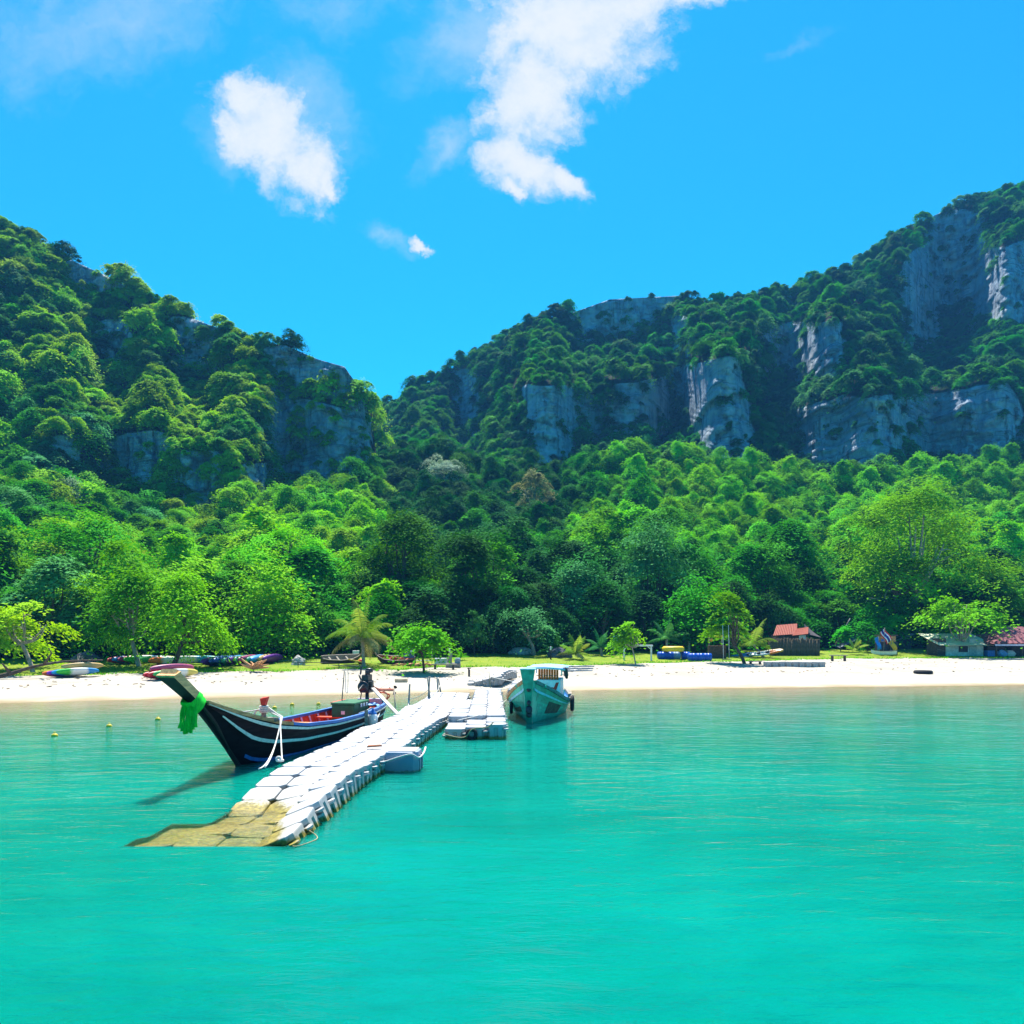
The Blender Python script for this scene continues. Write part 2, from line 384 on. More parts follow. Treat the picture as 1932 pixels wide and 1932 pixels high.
# grass tufts along the ragged edge of the lawn
gv, gq, gt = [], [], []
r_ = random.Random(5)
for i in range(5200):
    X = r_.uniform(-34, 46); s0 = float(lawn_w(X))+0.9*fbm(X*.35, 3.1, 0, 4)+0.35*fbm(X*2.1, 9.1, 0, 3)
    Y = float(shore(X))+s0+(abs(r_.gauss(0, 0.5))-0.25 if i % 3 else r_.uniform(0, 9))
    z = gz(X, Y); a = r_.uniform(0, 6.28); h = r_.uniform(.05, .16); w = r_.uniform(.02, .05)
    b = len(gv); lx, ly = r_.gauss(0, .05), r_.gauss(0, .05)
    gv += [(X-w*math.cos(a), Y-w*math.sin(a), z), (X+w*math.cos(a), Y+w*math.sin(a), z), (X+lx, Y+ly, z+h)]; gq.append((b, b+1, b+2)); gt += [r_.random()]*3
tag(link('grass', np_mesh('grass', gv, gq, [LEAF['vine']], tint=gt)), 'tufts of grass along the ragged lawn edge', kind='stuff')

# ------------------------------------------------------------------ hills
def soil_rock_mat(name, rock_a, rock_b, soil):
    m = bpy.data.materials.new(name); m.use_nodes = True; g = NT(m.node_tree)
    pos = g.n('ShaderNodeNewGeometry').outputs['Position']
    cl = g.n('ShaderNodeAttribute', attribute_name='cliff').outputs['Fac']
    flute = g.noise(g.mapping(pos, (0.55, 0.35, 0.09)), 1.0, 8, 0.68, 0.6)
    strata = g.noise(g.mapping(pos, (0.06, 0.06, 1.3)), 1.0, 7, 0.7, 0.8)
    blot = g.noise(pos, 0.16, 6, 0.6)
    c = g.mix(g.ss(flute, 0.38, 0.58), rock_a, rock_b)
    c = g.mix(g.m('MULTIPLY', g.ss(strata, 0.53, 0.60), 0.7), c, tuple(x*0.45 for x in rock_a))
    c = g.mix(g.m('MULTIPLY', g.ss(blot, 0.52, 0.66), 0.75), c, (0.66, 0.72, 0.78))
    c = g.mix(g.m('MULTIPLY', g.ss(g.noise(g.mapping(pos, (0.8, 0.5, 0.05)), 1.0, 6, 0.6), 0.56, 0.66), 0.7), c, (0.07, 0.075, 0.08))
    c = g.mix(g.ss(g.m('ADD', cl, g.m('MULTIPLY', g.m('SUBTRACT', g.noise(pos, 0.7, 5, 0.7), 0.5), 0.5)), 0.25, 0.5), soil, c)
    b = g.n('ShaderNodeBsdfPrincipled', {'Base Color': c, 'Roughness': 0.95, 'Specular IOR Level': 0.08})
    h = g.m('ADD', g.m('MULTIPLY', flute, 1.0), g.m('ADD', g.m('MULTIPLY', strata, 0.8), g.m('MULTIPLY', g.noise(pos, 1.1, 8, 0.7), 0.6)))
    bn = g.n('ShaderNodeBump', {'Strength': 1.0, 'Distance': 2.2, 'Height': h}); g.t.links.new(bn.outputs[0], b.inputs['Normal'])
    g.t.links.new(b.outputs[0], g.n('ShaderNodeOutputMaterial').inputs[0]); return m

def in_poly(px, py, poly):
    inside = np.zeros(px.shape, bool); n = len(poly); j = n-1
    for i in range(n):
        xi, yi = poly[i]; xj, yj = poly[j]
        c = ((yi > py) != (yj > py)) & (px < (xj-xi)*(py-yi)/((yj-yi) or 1e-9)+xi)
        inside ^= c; j = i
    return inside
def blur(A, k, ax):
    if k < 1: return A
    p = [(0, 0), (0, 0)]; p[ax] = (k, k)
    B = np.pad(A, p, mode='edge'); c = np.cumsum(B, ax); z = np.zeros_like(np.take(c, [0], ax)); c = np.concatenate([z, c], ax)
    n = A.shape[ax]; i0 = np.arange(n); return (np.take(c, i0+2*k+1, ax)-np.take(c, i0, ax))/(2*k+1)

class Hill: pass
def make_hill(name, label, mat, cx, ridge, base, Y0, Y1, polys, nc, nr, back=10, seed=0, amp=1.0):
    """surface over fan-shaped columns, rising from (base, Y0) to (ridge, Y1): steep where a bare cliff stands, sloping elsewhere"""
    cx = np.array(cx, float); c = np.concatenate([np.linspace(cx[i], cx[i+1], max(2, int(nc*(cx[i+1]-cx[i])/(cx[-1]-cx[0]))+2))[:-1] for i in range(len(cx)-1)]+[cx[-1:]])
    n = len(c); I = lambda v: np.interp(c, cx, v)
    rp, bp, y0, y1 = I(ridge), I(base), I(Y0), I(Y1)
    bp = bp+75
    t = np.linspace(0, 1, nr)
    PX = np.repeat(c[None], nr, 0); PY = bp[None]+(rp-bp)[None]*t[:, None]
    C = np.zeros(PX.shape)
    jx = np.array([[14*fbm(a*.02, b*.02, seed, 4) for a, b in zip(r1, r2)] for r1, r2 in zip(PX[::2, ::2], PY[::2, ::2])])
    jx = np.repeat(np.repeat(jx, 2, 0), 2, 1)[:nr, :n]
    h_polys = polys
    for p in polys: C = np.maximum(C, in_poly(PX+jx, PY+jx*0.8, p).astype(float))
    # a bare cliff runs on down behind the tree tops at its foot
    low = np.array([max(q[1] for q in p) for p in polys])
    for p in polys:
        q = [(x, y+45 if y > np.mean([b[1] for b in p]) else y) for x, y in p]
        C = np.maximum(C, in_poly(PX+jx, PY+jx*0.8, q).astype(float))
    Cs = blur(blur(C, 2, 0), 2, 1)
    Cd = C.copy()
    for sft in range(1, 7): Cd[:, sft:] = np.maximum(Cd[:, sft:], C[:, :-sft]); Cd[:, :-sft] = np.maximum(Cd[:, :-sft], C[:, sft:])
    w = 1-0.985*blur(Cd, 1, 0)
    w = blur(blur(w, 6, 1), 5, 1)
    cum = np.cumsum(w, 0); cum = (cum-cum[0])/(cum[-1]-cum[0])
    Yv = y0[None]+(y1-y0)[None]*cum
    ux = (PX/1.88672-512)/F_PX; uz = (HOR-PY/1.88672)/F_PX
    X = ux*Yv; Z = EYE+uz*Yv
    D = np.zeros_like(Yv)
    for r in range(nr):
        for k in range(n):
            x, z = X[r, k], Z[r, k]; cc = Cs[r, k]
            d = amp*2.0*fbm(x*.035, z*.05, seed+5, 3)*(1-.6*cc)
            if cc > .03:
                wx, wz = 1.1*fbm(x*.13, z*.13, seed+20, 3), 1.3*fbm(x*.16, z*.16, seed+30, 3)
                d += cc*(1.7*fbm(x*.2, z*.05, seed+9, 5)+0.9*abs(fbm(x*.55, z*.3, seed+1, 4)))
                d += cc*1.1*mnoise.cell(Vector((x/2.9+wx, z/5.2+wz, seed+.5)))+cc*.4*mnoise.cell(Vector((x/1.25+wx*1.6, z/2.1+wz*1.4, seed+4.5)))      # joint-bounded blocks
                q = (z+1.6*wz)/3.4; d -= cc*.8*(q-math.floor(q))          # bedding ledges that overhang
            D[r, k] = d
    Yv = Yv+D*np.clip(t/0.04, 0, 1)[:, None]
    X = ux*Yv; Z = EYE+uz*Yv
    rows = [np.stack([X, Yv, Z], -1)]
    CL = [Cs]
    last = rows[0][-1]
    for b in range(1, back+1):
        k = b/back; e = last.copy(); e[:, 1] += 55*k; e[:, 0] *= (1+55*k/last[:, 1]); e[:, 2] -= 26*k**1.4+4*k
        rows.append(e[None]); CL.append(np.zeros((1, n)))
    V = np.concatenate(rows, 0); R = V.shape[0]
    me = np_mesh(name, V.reshape(-1, 3), grid_faces(R, n), [mat], smooth=False)
    a = me.attributes.new('cliff', 'FLOAT', 'POINT'); a.data.foreach_set('value', np.concatenate(CL, 0).astype(np.float32).ravel())
    tag(link(name, me), label, kind='structure')
    h = Hill(); h.V = rows[0]; h.C = Cs; h.PX = PX; h.PY = PY; h.cols = c; h.nr = nr; h.polys = polys
    return h
def hill_at(h, px, fr):
    """world point and cliff value at column px, height fraction fr"""
    k = int(np.clip(np.searchsorted(h.cols, px), 1, len(h.cols)-1)); a = (px-h.cols[k-1])/(h.cols[k]-h.cols[k-1])
    r = int(np.clip(fr, 0, 1)*(h.nr-1)); p = h.V[r, k-1]*(1-a)+h.V[r, k]*a
    return Vector(p), float(max(h.C[r, k-1], h.C[r, k])), float(h.PY[r, k])

LEFT_CLIFFS = [
 [(500, 748), (560, 752), (640, 768), (702, 782), (696, 830), (672, 860), (655, 885), (600, 880), (575, 858), (520, 872), (498, 810)],
 [(503, 660), (545, 652), (600, 672), (640, 686), (686, 716), (682, 728), (640, 712), (590, 698), (545, 700), (508, 705)],
 [(338, 855), (415, 850), (424, 930), (345, 945)], [(452, 868), (505, 868), (500, 925), (455, 925)],
 [(190, 815), (325, 822), (330, 862), (300, 885), (195, 872)], [(90, 822), (150, 815), (150, 862), (95, 860)],
 [(175, 605), (245, 608), (255, 645), (195, 650)], [(318, 600), (360, 600), (412, 610), (405, 668), (330, 660)], [(120, 480), (220, 500), (240, 525), (130, 505)]]
RIGHT_CLIFFS = [
 [(985, 725), (1085, 728), (1085, 790), (1062, 845), (1010, 845), (995, 780)], [(850, 690), (905, 700), (905, 790), (860, 780)], [(1090, 740), (1150, 745), (1140, 790), (1090, 780)],
 [(1150, 722), (1262, 712), (1265, 775), (1155, 790)], [(1258, 700), (1390, 672), (1412, 760), (1425, 838), (1362, 845), (1330, 805), (1275, 765)],
 [(1500, 775), (1600, 750), (1705, 748), (1730, 800), (1690, 836), (1560, 862), (1515, 830)], [(1715, 745), (1905, 728), (1935, 790), (1900, 830), (1730, 830)],
 [(1435, 615), (1590, 608), (1588, 660), (1560, 690), (1440, 655)], [(1690, 520), (1720, 470), (1795, 440), (1790, 540), (1762, 612), (1712, 612)],
 [(1740, 395), (1850, 400), (1862, 470), (1800, 560), (1765, 470)], [(1850, 470), (2100, 440), (2100, 560), (1830, 580)], [(1068, 580), (1160, 552), (1290, 540), (1285, 570), (1180, 605), (1080, 605)],
 [(1270, 600), (1300, 600), (1300, 630), (1265, 630)], [(1480, 495), (1520, 500), (1510, 530), (1470, 530)]]
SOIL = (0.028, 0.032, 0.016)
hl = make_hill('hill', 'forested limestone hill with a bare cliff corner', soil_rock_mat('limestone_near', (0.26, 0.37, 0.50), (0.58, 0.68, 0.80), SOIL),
    [-500, -250, 0, 100, 200, 300, 400, 480, 540, 600, 650, 685, 700, 706, 709],
    [200, 280, 425, 475, 520, 575, 615, 645, 652, 678, 692, 742, 765, 800, 830],
    [850, 850, 880, 895, 920, 945, 945, 935, 905, 895, 895, 888, 880, 870, 862],
    [85, 88, 92, 95, 98, 100, 103, 106, 108, 110, 112, 116, 124, 140, 160],
    [150, 150, 150, 150, 148, 146, 143, 140, 137, 135, 133, 132, 140, 150, 165], LEFT_CLIFFS, 330, 170, seed=1)
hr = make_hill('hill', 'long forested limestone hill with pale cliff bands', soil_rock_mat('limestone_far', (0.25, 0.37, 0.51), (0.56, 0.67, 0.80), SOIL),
    [560, 640, 700, 750, 800, 900, 1000, 1080, 1150, 1280, 1350, 1450, 1500, 1600, 1700, 1800, 1932, 2100, 2500],
    [810, 800, 772, 757, 727, 668, 608, 590, 565, 558, 572, 555, 540, 510, 438, 388, 350, 310, 270],
    [900, 900, 870, 840, 830, 850, 865, 865, 830, 815, 850, 860, 870, 875, 850, 845, 840, 820, 810],
    [170, 165, 155, 150, 145, 140, 135, 132, 130, 130, 130, 130, 130, 132, 135, 138, 140, 140, 140],
    [260, 250, 240, 235, 230, 225, 220, 220, 220, 220, 220, 220, 222, 225, 230, 235, 240, 240, 240], RIGHT_CLIFFS, 460, 170, seed=2, amp=1.5)

# the wooded slope between the lawn and the cliffs
tc_ = np.linspace(-700, 2700, 150)
tx = [-700, 0, 300, 450, 520, 640, 700, 720, 800, 1000, 1200, 1400, 1560, 1700, 1932, 2700]
t_py = np.interp(tc_, tx, [905, 935, 1008, 1002, 978, 955, 905, 878, 870, 922, 888, 915, 936, 915, 893, 880])
t_Y = np.interp(tc_, tx, [90, 96, 104, 109, 112, 115, 130, 148, 147, 137, 132, 132, 132, 137, 142, 143])
rows = []
for r in np.linspace(0, 1, 60):
    row = []
    for c, py, Y in zip(tc_, t_py, t_Y):
        ux = (c/1.88672-512)/F_PX
        y0 = 30.0
        for _ in range(60):
            if y0-float(shore(ux*y0))-float(lawn_w(ux*y0)) > 11.0: break
            y0 += 1.0
        z0 = gz(ux*y0, y0)-0.02; z1 = EYE+(HOR-py/1.88672)/F_PX*Y
        yy = y0+(Y-y0)*r; zz = z0+(z1-z0)*(0.35*r+0.65*r**1.8)
        x = ux*yy; row.append((x, yy, zz+1.2*fbm(x*.08, yy*.08, 3, 4)*min(1, r*5)))
    rows.append(row)
TAL = np.array(rows)
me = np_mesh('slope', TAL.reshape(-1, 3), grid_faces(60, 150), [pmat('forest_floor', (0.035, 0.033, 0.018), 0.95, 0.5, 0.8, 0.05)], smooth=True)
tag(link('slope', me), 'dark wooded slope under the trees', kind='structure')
def talus_at(px, r):
    k = int(np.clip(np.searchsorted(tc_, px), 1, 149)); a = (px-tc_[k-1])/(tc_[k]-tc_[k-1]); f = r*59; i = int(min(f, 58)); b = f-i
    return Vector((TAL[i, k-1]*(1-a)+TAL[i, k]*a)*(1-b)+(TAL[i+1, k-1]*(1-a)+TAL[i+1, k]*a)*b)

# ------------------------------------------------------------------ foliage
def leaf_cloud(seed, lobes, n, leaf, clump=0.55, up=0.75, flat=0.55, width=0.5, low=-0.25, per=45, droop=0.0, fill=0.25):
    """leaves gathered in clumps on the shell of ellipsoid lobes (x, y, z, rx, ry, rz). -> verts, quads, tint"""
    rg = np.random.default_rng(seed); L = np.array(lobes, float)
    area = L[:, 3]*L[:, 4]+L[:, 3]*L[:, 5]; pr = area/area.sum()
    nk = max(6, n//per)
    li = rg.choice(len(L), nk, p=pr)
    d = rg.normal(size=(nk, 3)); d /= np.linalg.norm(d, axis=1)[:, None]
    bad = d[:, 2] < low; d[bad, 2] *= -1
    rad = (1-fill*rg.random(nk)**1.3)*(0.66+0.62*rg.random(nk))
    ck = L[li, :3]+d*L[li, 3:]*rad[:, None]
    # drop clumps buried deep in another lobe
    inside = np.zeros(nk)
    for l in L: inside = np.maximum(inside, 1-(((ck-l[:3])/l[3:])**2).sum(1))
    keep = inside < 0.5; ck, d = ck[keep], d[keep]; nk = len(ck)
    ci = rg.integers(0, nk, n); csz = (0.35+1.25*rg.random(nk))*clump
    off = rg.normal(size=(n, 3))*csz[ci][:, None]*np.array([1, 1, flat]); off *= np.where(rg.random(n) < 0.10, 1.8, 1.0)[:, None]; tl = -0.38*d[:, :2]+rg.normal(size=(nk, 2))*0.28; off[:, 2] += off[:, 0]*tl[ci, 0]+off[:, 1]*tl[ci, 1]; off[:, 2] -= 0.2*(off[:, 0]**2+off[:, 1]**2)/clump
    p = ck[ci]+off
    nr = d[ci]*0.72+np.array([0, 0, up*.8])+rg.normal(size=(n, 3))*0.22; nr /= np.linalg.norm(nr, axis=1)[:, None]
    t = rg.normal(size=(n, 3)); t[:, 2] -= droop; t -= nr*(t*nr).sum(1)[:, None]; t /= np.linalg.norm(t, axis=1)[:, None]
    b = np.cross(nr, t); s = leaf*(0.6+0.8*rg.random(n)); h = s*0.5; w = s*width*0.5
    mid = p-nr*(s*0.10)[:, None]
    V = np.stack([p-t*h[:, None], mid+b*w[:, None]+t*(h*.15)[:, None], p+t*h[:, None]-nr*(s*(.1+.5*droop))[:, None]*.5, mid-b*w[:, None]+t*(h*.15)[:, None]], 1).reshape(-1, 3)
    Q = np.arange(4*n).reshape(n, 4)
    ct = rg.random(nk); tint = np.repeat(np.clip(0.5*ct[ci]+0.5*rg.random(n), 0, 1), 4)
    return V, Q, tint

def trunk_mb(base_r, fork, lobes, seed=0, lean=(0, 0), n=7, pts=4, mb=None):
    """tapered bole to `fork`, then a limb into every lobe"""
    r = random.Random(seed); mb = mb or MB()
    fx, fy, fz = lean[0], lean[1], fork
    bole = lerp_pts([(0, 0, -0.3), (0.0, 0.0, 0.02), (fx*.35+r.uniform(-.1, .1)*base_r*4, fy*.35, fz*.45), (fx, fy, fz)], 4)
    m = len(bole); mb.tube(bole, [base_r*(1.45 if i == 0 else 1.2 if i < 4 else 1.05-.4*i/m) for i in range(m)], n)
    for l in lobes:
        e = Vector((l[0], l[1], l[2]+.15*l[5])); s = Vector((fx, fy, fz*.97))
        q = s.lerp(e, .5)+Vector((r.uniform(-.2, .2), r.uniform(-.2, .2), -.12*(e-s).length*(1 if e.z > s.z else 0)))
        path = lerp_pts([s, q, e], 4); k = len(path)
        mb.tube(path, [base_r*.55*(1-.85*i/(k-1))+.008 for i in range(k)], 5)
        for _ in range(2):
            a = path[r.randint(k//2, k-2)]; dv = Vector((r.uniform(-1, 1)*l[3], r.uniform(-1, 1)*l[4], r.uniform(0, .7)*l[5]))*.75
            mb.tube([a, a+dv*.5+Vector((0, 0, .1)), a+dv], [base_r*.2, base_r*.13, .006], 4)
    return mb

def crown_mesh(name, mat, *a, **k):
    V, Q, T = leaf_cloud(*a, **k); return np_mesh(name, V, Q, [mat], tint=T)

def tree(name, label, loc, lobes, n, leaf, mat, base_r=.14, fork=1.6, lean=(0, 0), seed=0, bark=None, cat='tree', group=None, **kw):
    root = empty(name, loc, 0, label, cat, group)
    trunk_mb(base_r, fork, lobes[:9], seed, lean).build('trunk', bark or BARK, root)
    link('crown', crown_mesh('crown', mat, seed+1, lobes, n, leaf, **kw), root)
    return root

def spread_lobes(seed, w, d, zlo, zhi, k, size=0.42):
    """k overlapping lobes filling a crown w wide, d deep, from zlo to zhi: domed, uneven"""
    r = random.Random(seed); out = []
    for i in range(k):
        a = i*2.4+r.uniform(-.5, .5); q = math.sqrt((i+.3)/k)*.68*r.uniform(.65, 1.3)
        x, y = math.cos(a)*q*w/2, math.sin(a)*q*d/2
        top = zlo+(zhi-zlo)*min(1, 1.03-1.15*q*q+r.uniform(-.2, .1))
        rz = (zhi-zlo)*r.uniform(.24, .38); s = r.uniform(.62, 1.32)*size
        out.append((x, y, max(zlo+rz*.5, top-rz), w/2*s, d/2*s, rz))
    return out
def layered_lobes(seed, w, d, zlo, zhi, tiers=4, per=3):
    """flat spreading tiers of a sea-almond tree"""
    r = random.Random(seed); out = []
    for t in range(tiers):
        f = t/(tiers-1) if tiers > 1 else 0; z = zlo+(zhi-zlo)*(f*.9+.05); rad = w/2*(1-.62*f**1.5)
        for k in range(per if f < .9 else 1):
            a = k*2*math.pi/per+t*1.1+r.uniform(-.4, .4); q = .52*rad*(1 if f < .9 else 0)*r.uniform(.8, 1.15)
            out.append((math.cos(a)*q, math.sin(a)*q*d/w, z+r.uniform(-.1, .1), rad*.55*r.uniform(.85, 1.2), rad*.55*d/w, (zhi-zlo)/tiers*.34))
    return out

# --- prototypes for the wood and for the scrub on the hills
def jungle_proto(i, kind):
    r = random.Random(100+i)
    if kind == 'vine':                      # hung over with creepers: tall draped columns
        lobes = [(r.uniform(-1.5, 1.5), r.uniform(-1.2, 1.2), z, r.uniform(.8, 1.7), r.uniform(.8, 1.5), r.uniform(1.2, 2.1)) for z in (2.0, 3.0, 3.6, 4.8, 5.6, 2.6, 4.2, 6.0)]
        return lobes, 8000, .34, dict(clump=.56, up=.8, flat=.34, width=.5, low=-.3, per=150, droop=.3, fill=.3), 2.2, .16
    if kind == 'tall':
        lobes = spread_lobes(i, 4.6, 4.6, 2.4, 9.4, 9, .42)
        return lobes, 9000, .33, dict(clump=.62, up=1.0, flat=.28, width=.45, per=150, fill=.45), 3.0, .2
    lobes = spread_lobes(i, 5.6, 5.2, 2.0, 7.2, 9, .40)
    return lobes, 8500, .33, dict(clump=.64, up=1.0, flat=.28, width=.5, per=150, fill=.45), 2.2, .18
JP = []       # (crown mesh without material, trunk mesh)
for i, kind in enumerate(['round', 'tall', 'vine', 'round', 'tall', 'vine', 'vine']):
    lobes, n, leaf, kw, fork, br = jungle_proto(i, kind)
    JP.append((kind, leaf_cloud(300+i, lobes, n, leaf, **kw), trunk_mb(br, fork, lobes[:6], i).mesh('trunk', BARK)))
JM = {}
def jungle_mesh(i, mat):
    if (i, mat) not in JM:
        V, Q, T = JP[i][1]; JM[(i, mat)] = np_mesh('crown', V, Q, [LEAF[mat]], tint=T)
    return JM[(i, mat)]
SP = []
for i in range(6):
    r = random.Random(500+i)
    lobes = spread_lobes(40+i, 5.6, 5.2, .8, 4.4+.5*(i % 3), 7+i % 3, .42) if i % 2 else [(r.uniform(-1.6, 1.6), r.uniform(-1.4, 1.4), r.uniform(1.2, 3.6), r.uniform(.9, 1.7), r.uniform(.9, 1.6), r.uniform(.6, 1.2)) for _ in range(8)]
    V, Q, T = leaf_cloud(700+i, lobes, 5600, .42, clump=.54, up=1.0, flat=.3, width=.5, per=130, fill=.45)
    tb = trunk_mb(.11, .9, lobes[:4], i, n=5)
    tv = np.array([tuple(v) for v in tb.v]); tf = []
    for f in tb.f:
        if len(f) == 4: tf.append(f)
    SP.append((np.concatenate([V, tv]), np.concatenate([Q, np.array(tf)+len(V)]), np.concatenate([T, np.zeros(len(tv))]), np.concatenate([np.zeros(len(Q), int), np.ones(len(tf), int)])))
SM = {}
def scrub_mesh(i, mat):
    if (i, mat) not in SM:
        V, Q, T, mi = SP[i]; SM[(i, mat)] = np_mesh('hill_tree', V, Q, [LEAF[mat], BARK], midx=mi, tint=T)
    return SM[(i, mat)]

def scatter_stuff(name, label, recs, meshes):
    """many too small or too far to count: points that carry instances, as one object"""
    me = bpy.data.meshes.new(name); me.from_pydata([r[0] for r in recs], [], [])
    for nm, tp, vals in (('turn', 'FLOAT', [r[1] for r in recs]), ('size', 'FLOAT', [r[2] for r in recs]), ('which', 'INT', [r[3] for r in recs])):
        at = me.attributes.new(nm, tp, 'POINT'); at.data.foreach_set('value', vals)
    c = bpy.data.collections.new(name+'_kinds')
    for i, m in enumerate(meshes): c.objects.link(bpy.data.objects.new('%s_kind_%02d' % (name, i), m))
    ng = bpy.data.node_groups.new(name, 'GeometryNodeTree')
    ng.interface.new_socket('Geometry', in_out='INPUT', socket_type='NodeSocketGeometry'); ng.interface.new_socket('Geometry', in_out='OUTPUT', socket_type='NodeSocketGeometry')
    N, K = ng.nodes, ng.links
    gi, go = N.new('NodeGroupInput'), N.new('NodeGroupOutput'); ip = N.new('GeometryNodeInstanceOnPoints'); ci = N.new('GeometryNodeCollectionInfo')
    ci.inputs['Collection'].default_value = c; ci.inputs['Separate Children'].default_value = True; ci.inputs['Reset Children'].default_value = True
    def attr(nm, tp):
        a = N.new('GeometryNodeInputNamedAttribute'); a.data_type = tp; a.inputs[0].default_value = nm; return a.outputs[0]
    cx = N.new('ShaderNodeCombineXYZ'); K.new(attr('turn', 'FLOAT'), cx.inputs[2])
    K.new(gi.outputs[0], ip.inputs['Points']); K.new(ci.outputs[0], ip.inputs['Instance']); ip.inputs['Pick Instance'].default_value = True
    K.new(attr('which', 'INT'), ip.inputs['Instance Index']); K.new(cx.outputs[0], ip.inputs['Rotation']); K.new(attr('size', 'FLOAT'), ip.inputs['Scale'])
    K.new(ip.outputs[0], go.inputs[0])
    o = link(name, me); md = o.modifiers.new('scatter', 'NODES'); md.node_group = ng
    return tag(o, label, kind='stuff')

def proj(p): return ((512+F_PX*p.x/p.y)*1.88672, (HOR-F_PX*(p.z-EYE)/p.y)*1.88672)

# --- scrub trees on the two hills
def plant_hill(h, x0, x1, size, seed, gap, bare):
    r = random.Random(seed); out = []; cells = {}
    for _ in range(34000):
        px = r.uniform(x0, x1); fr = r.random()**0.9
        p, c, py = hill_at(h, px, min(fr, .995))
        hit = c > .8 or any(in_poly(np.array(px), np.array(py-d_), q) for q in h.polys for d_ in (0, 8)); low_ = any(in_poly(np.array(px), np.array(py-30), q) for q in h.polys)
        if hit and not r.random() < .014: continue
        if hit: c = 1
        sz = size*(.5+.95*r.random()**1.4)*(0.5 if hit else .62 if low_ else 1)
        rad = gap*sz*F_PX/p.y*1.88672
        k = (int(px//40), int(py//40)); ok = True
        for a in range(-2, 3):
            for b in range(-2, 3):
                for q in cells.get((k[0]+a, k[1]+b), ()):
                    if (q[0]-px)**2+(q[1]-py)**2*1.6 < ((q[2]+rad)/2)**2: ok = False; break
                if not ok: break
            if not ok: break
        if not ok: continue
        cells.setdefault(k, []).append((px, py, rad)); out.append((p, sz, px, py, c))
    return out
left_sc = plant_hill(hl, -420, 709, 0.8, 21, 2.5, .45)
right_sc = plant_hill(hr, 600, 2400, .88, 22, 2.6, .45)

def hill_label(side, px, py, mat):
    tone = {'left': 'sunlit green', 'right': 'deep green', 'yellow': 'yellow-green', 'grey': 'grey-green', 'mid': 'fresh green', 'dark': 'dark green', 'tan': 'dry tan'}[mat]
    if side == 'left':
        rid = float(np.interp(px, [0, 200, 400, 480], [405, 510, 605, 635])); side_ = 'at the left edge' if px < 120 else 'further left' if px < 250 else 'further right' if px < 380 else 'by the cliff corner'
        where = ('atop the bare cliff corner' if py < 700 else 'clinging to the bare cliff corner')+' of the left hill' if px > 490 else ('along the ridge of' if py < rid+60 else 'high on' if py < rid+150 else 'halfway up' if py < 740 else 'above the dark cliff of')+' the left hill, '+side_
    else:
        rid = float(np.interp(px, [700, 900, 1000, 1150, 1350, 1500, 1600, 1700, 1932], [772, 668, 608, 565, 572, 540, 510, 438, 350]))
        zone = 'by the saddle' if px < 960 else 'over the first pale cliff' if px < 1130 else 'over the tall streaked cliff' if px < 1450 else 'over the wide low cliff' if px < 1720 else 'at the right edge'
        where = ('on the right ridge ' if py < rid+55 else 'high on the right hill ' if py < rid+150 else 'low on the right hill ')+zone
    return '%s scrub tree %s' % (tone, where)
allsc = []
for side, L in (('left', left_sc), ('right', right_sc)):
    r = random.Random(77)
    for p, sz, px, py, c in L:
        vis = -60 < px < 1990
        v = fbm(p.x*.05, p.z*.06, 4, 3)+r.uniform(-.35, .35)
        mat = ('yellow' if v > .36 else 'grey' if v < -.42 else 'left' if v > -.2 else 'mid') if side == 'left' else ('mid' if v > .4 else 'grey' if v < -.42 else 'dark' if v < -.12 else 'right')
        allsc.append((sz/p.y if vis else 0, side, p, sz, px, py, mat, r.randrange(6), r.uniform(0, 6.28)))
allsc.sort(key=lambda a: -a[0])
groups = {'left': 'scrub trees on the left hill', 'right': 'scrub trees on the right hill'}
for _, side, p, sz, px, py, mat, k, rz in allsc[:300]:
    o = link('hill_tree', scrub_mesh(k, mat), None, p-Vector((0, 0, .5*sz)), rz); o.scale = (sz*(.85+.3*((len(o.name)*7+int(px)) % 11)/11), sz, sz*(.7+.6*(int(py*3) % 13)/13))
    tag(o, hill_label(side, px, py, mat), 'tree', groups[side])
for side, mats in (('left', ['yellow', 'left', 'mid', 'grey']), ('right', ['mid', 'right', 'dark', 'grey'])):
    recs = [(tuple(p-Vector((0, 0, .5*sz))), rz, sz, k*4+mats.index(mat)) for _, s, p, sz, px, py, mat, k, rz in allsc[300:] if s == side]
    if recs: scatter_stuff('scrub', 'scrub covering the rest of the %s hill' % side, recs, [scrub_mesh(k, m) for k in range(6) for m in mats])

# --- the wood on the slope below the cliffs
def wood():
    r = random.Random(31); out = []; cells = []
    for _ in range(9000):
        px = r.uniform(-420, 2350); f = r.random()**1.25; p = talus_at(px, f)
        sz = .55+(.45 if f < .12 else .8 if f < .4 else .42)*r.random()**1.8
        if any((q[0]-p.x)**2+((q[1]-p.y)*1.15)**2 < ((q[2]+sz)*1.42)**2 for q in cells): continue
        cells.append((p.x, p.y, sz)); out.append((p, sz, px, f))
    return out
wd = wood(); wd.sort(key=lambda a: a[0].y)
def wood_style(p, px, f, r):
    v = fbm(p.x*.045, p.y*.045, 8, 3)+r.uniform(-.3, .3)
    if px > 1080 and f > .3: return ('vine' if v > -.3 else 'mid'), r.choice([2, 5, 6, 2, 5])
    if px < 480: return ('bright' if v > .3 else 'grey' if v < -.35 else 'left' if v > 0 else 'mid'), r.choice([0, 3, 2, 5, 1])
    if px < 720: return ('vine' if v > .15 else 'left' if v > -.2 else 'mid'), r.choice([2, 5, 0, 3, 6])
    if f > .25: return ('dark' if v < .35 else 'mid'), r.choice([0, 3, 2, 5])
    return ('mid' if v > .2 else 'dark'), r.choice([1, 4, 0, 3])
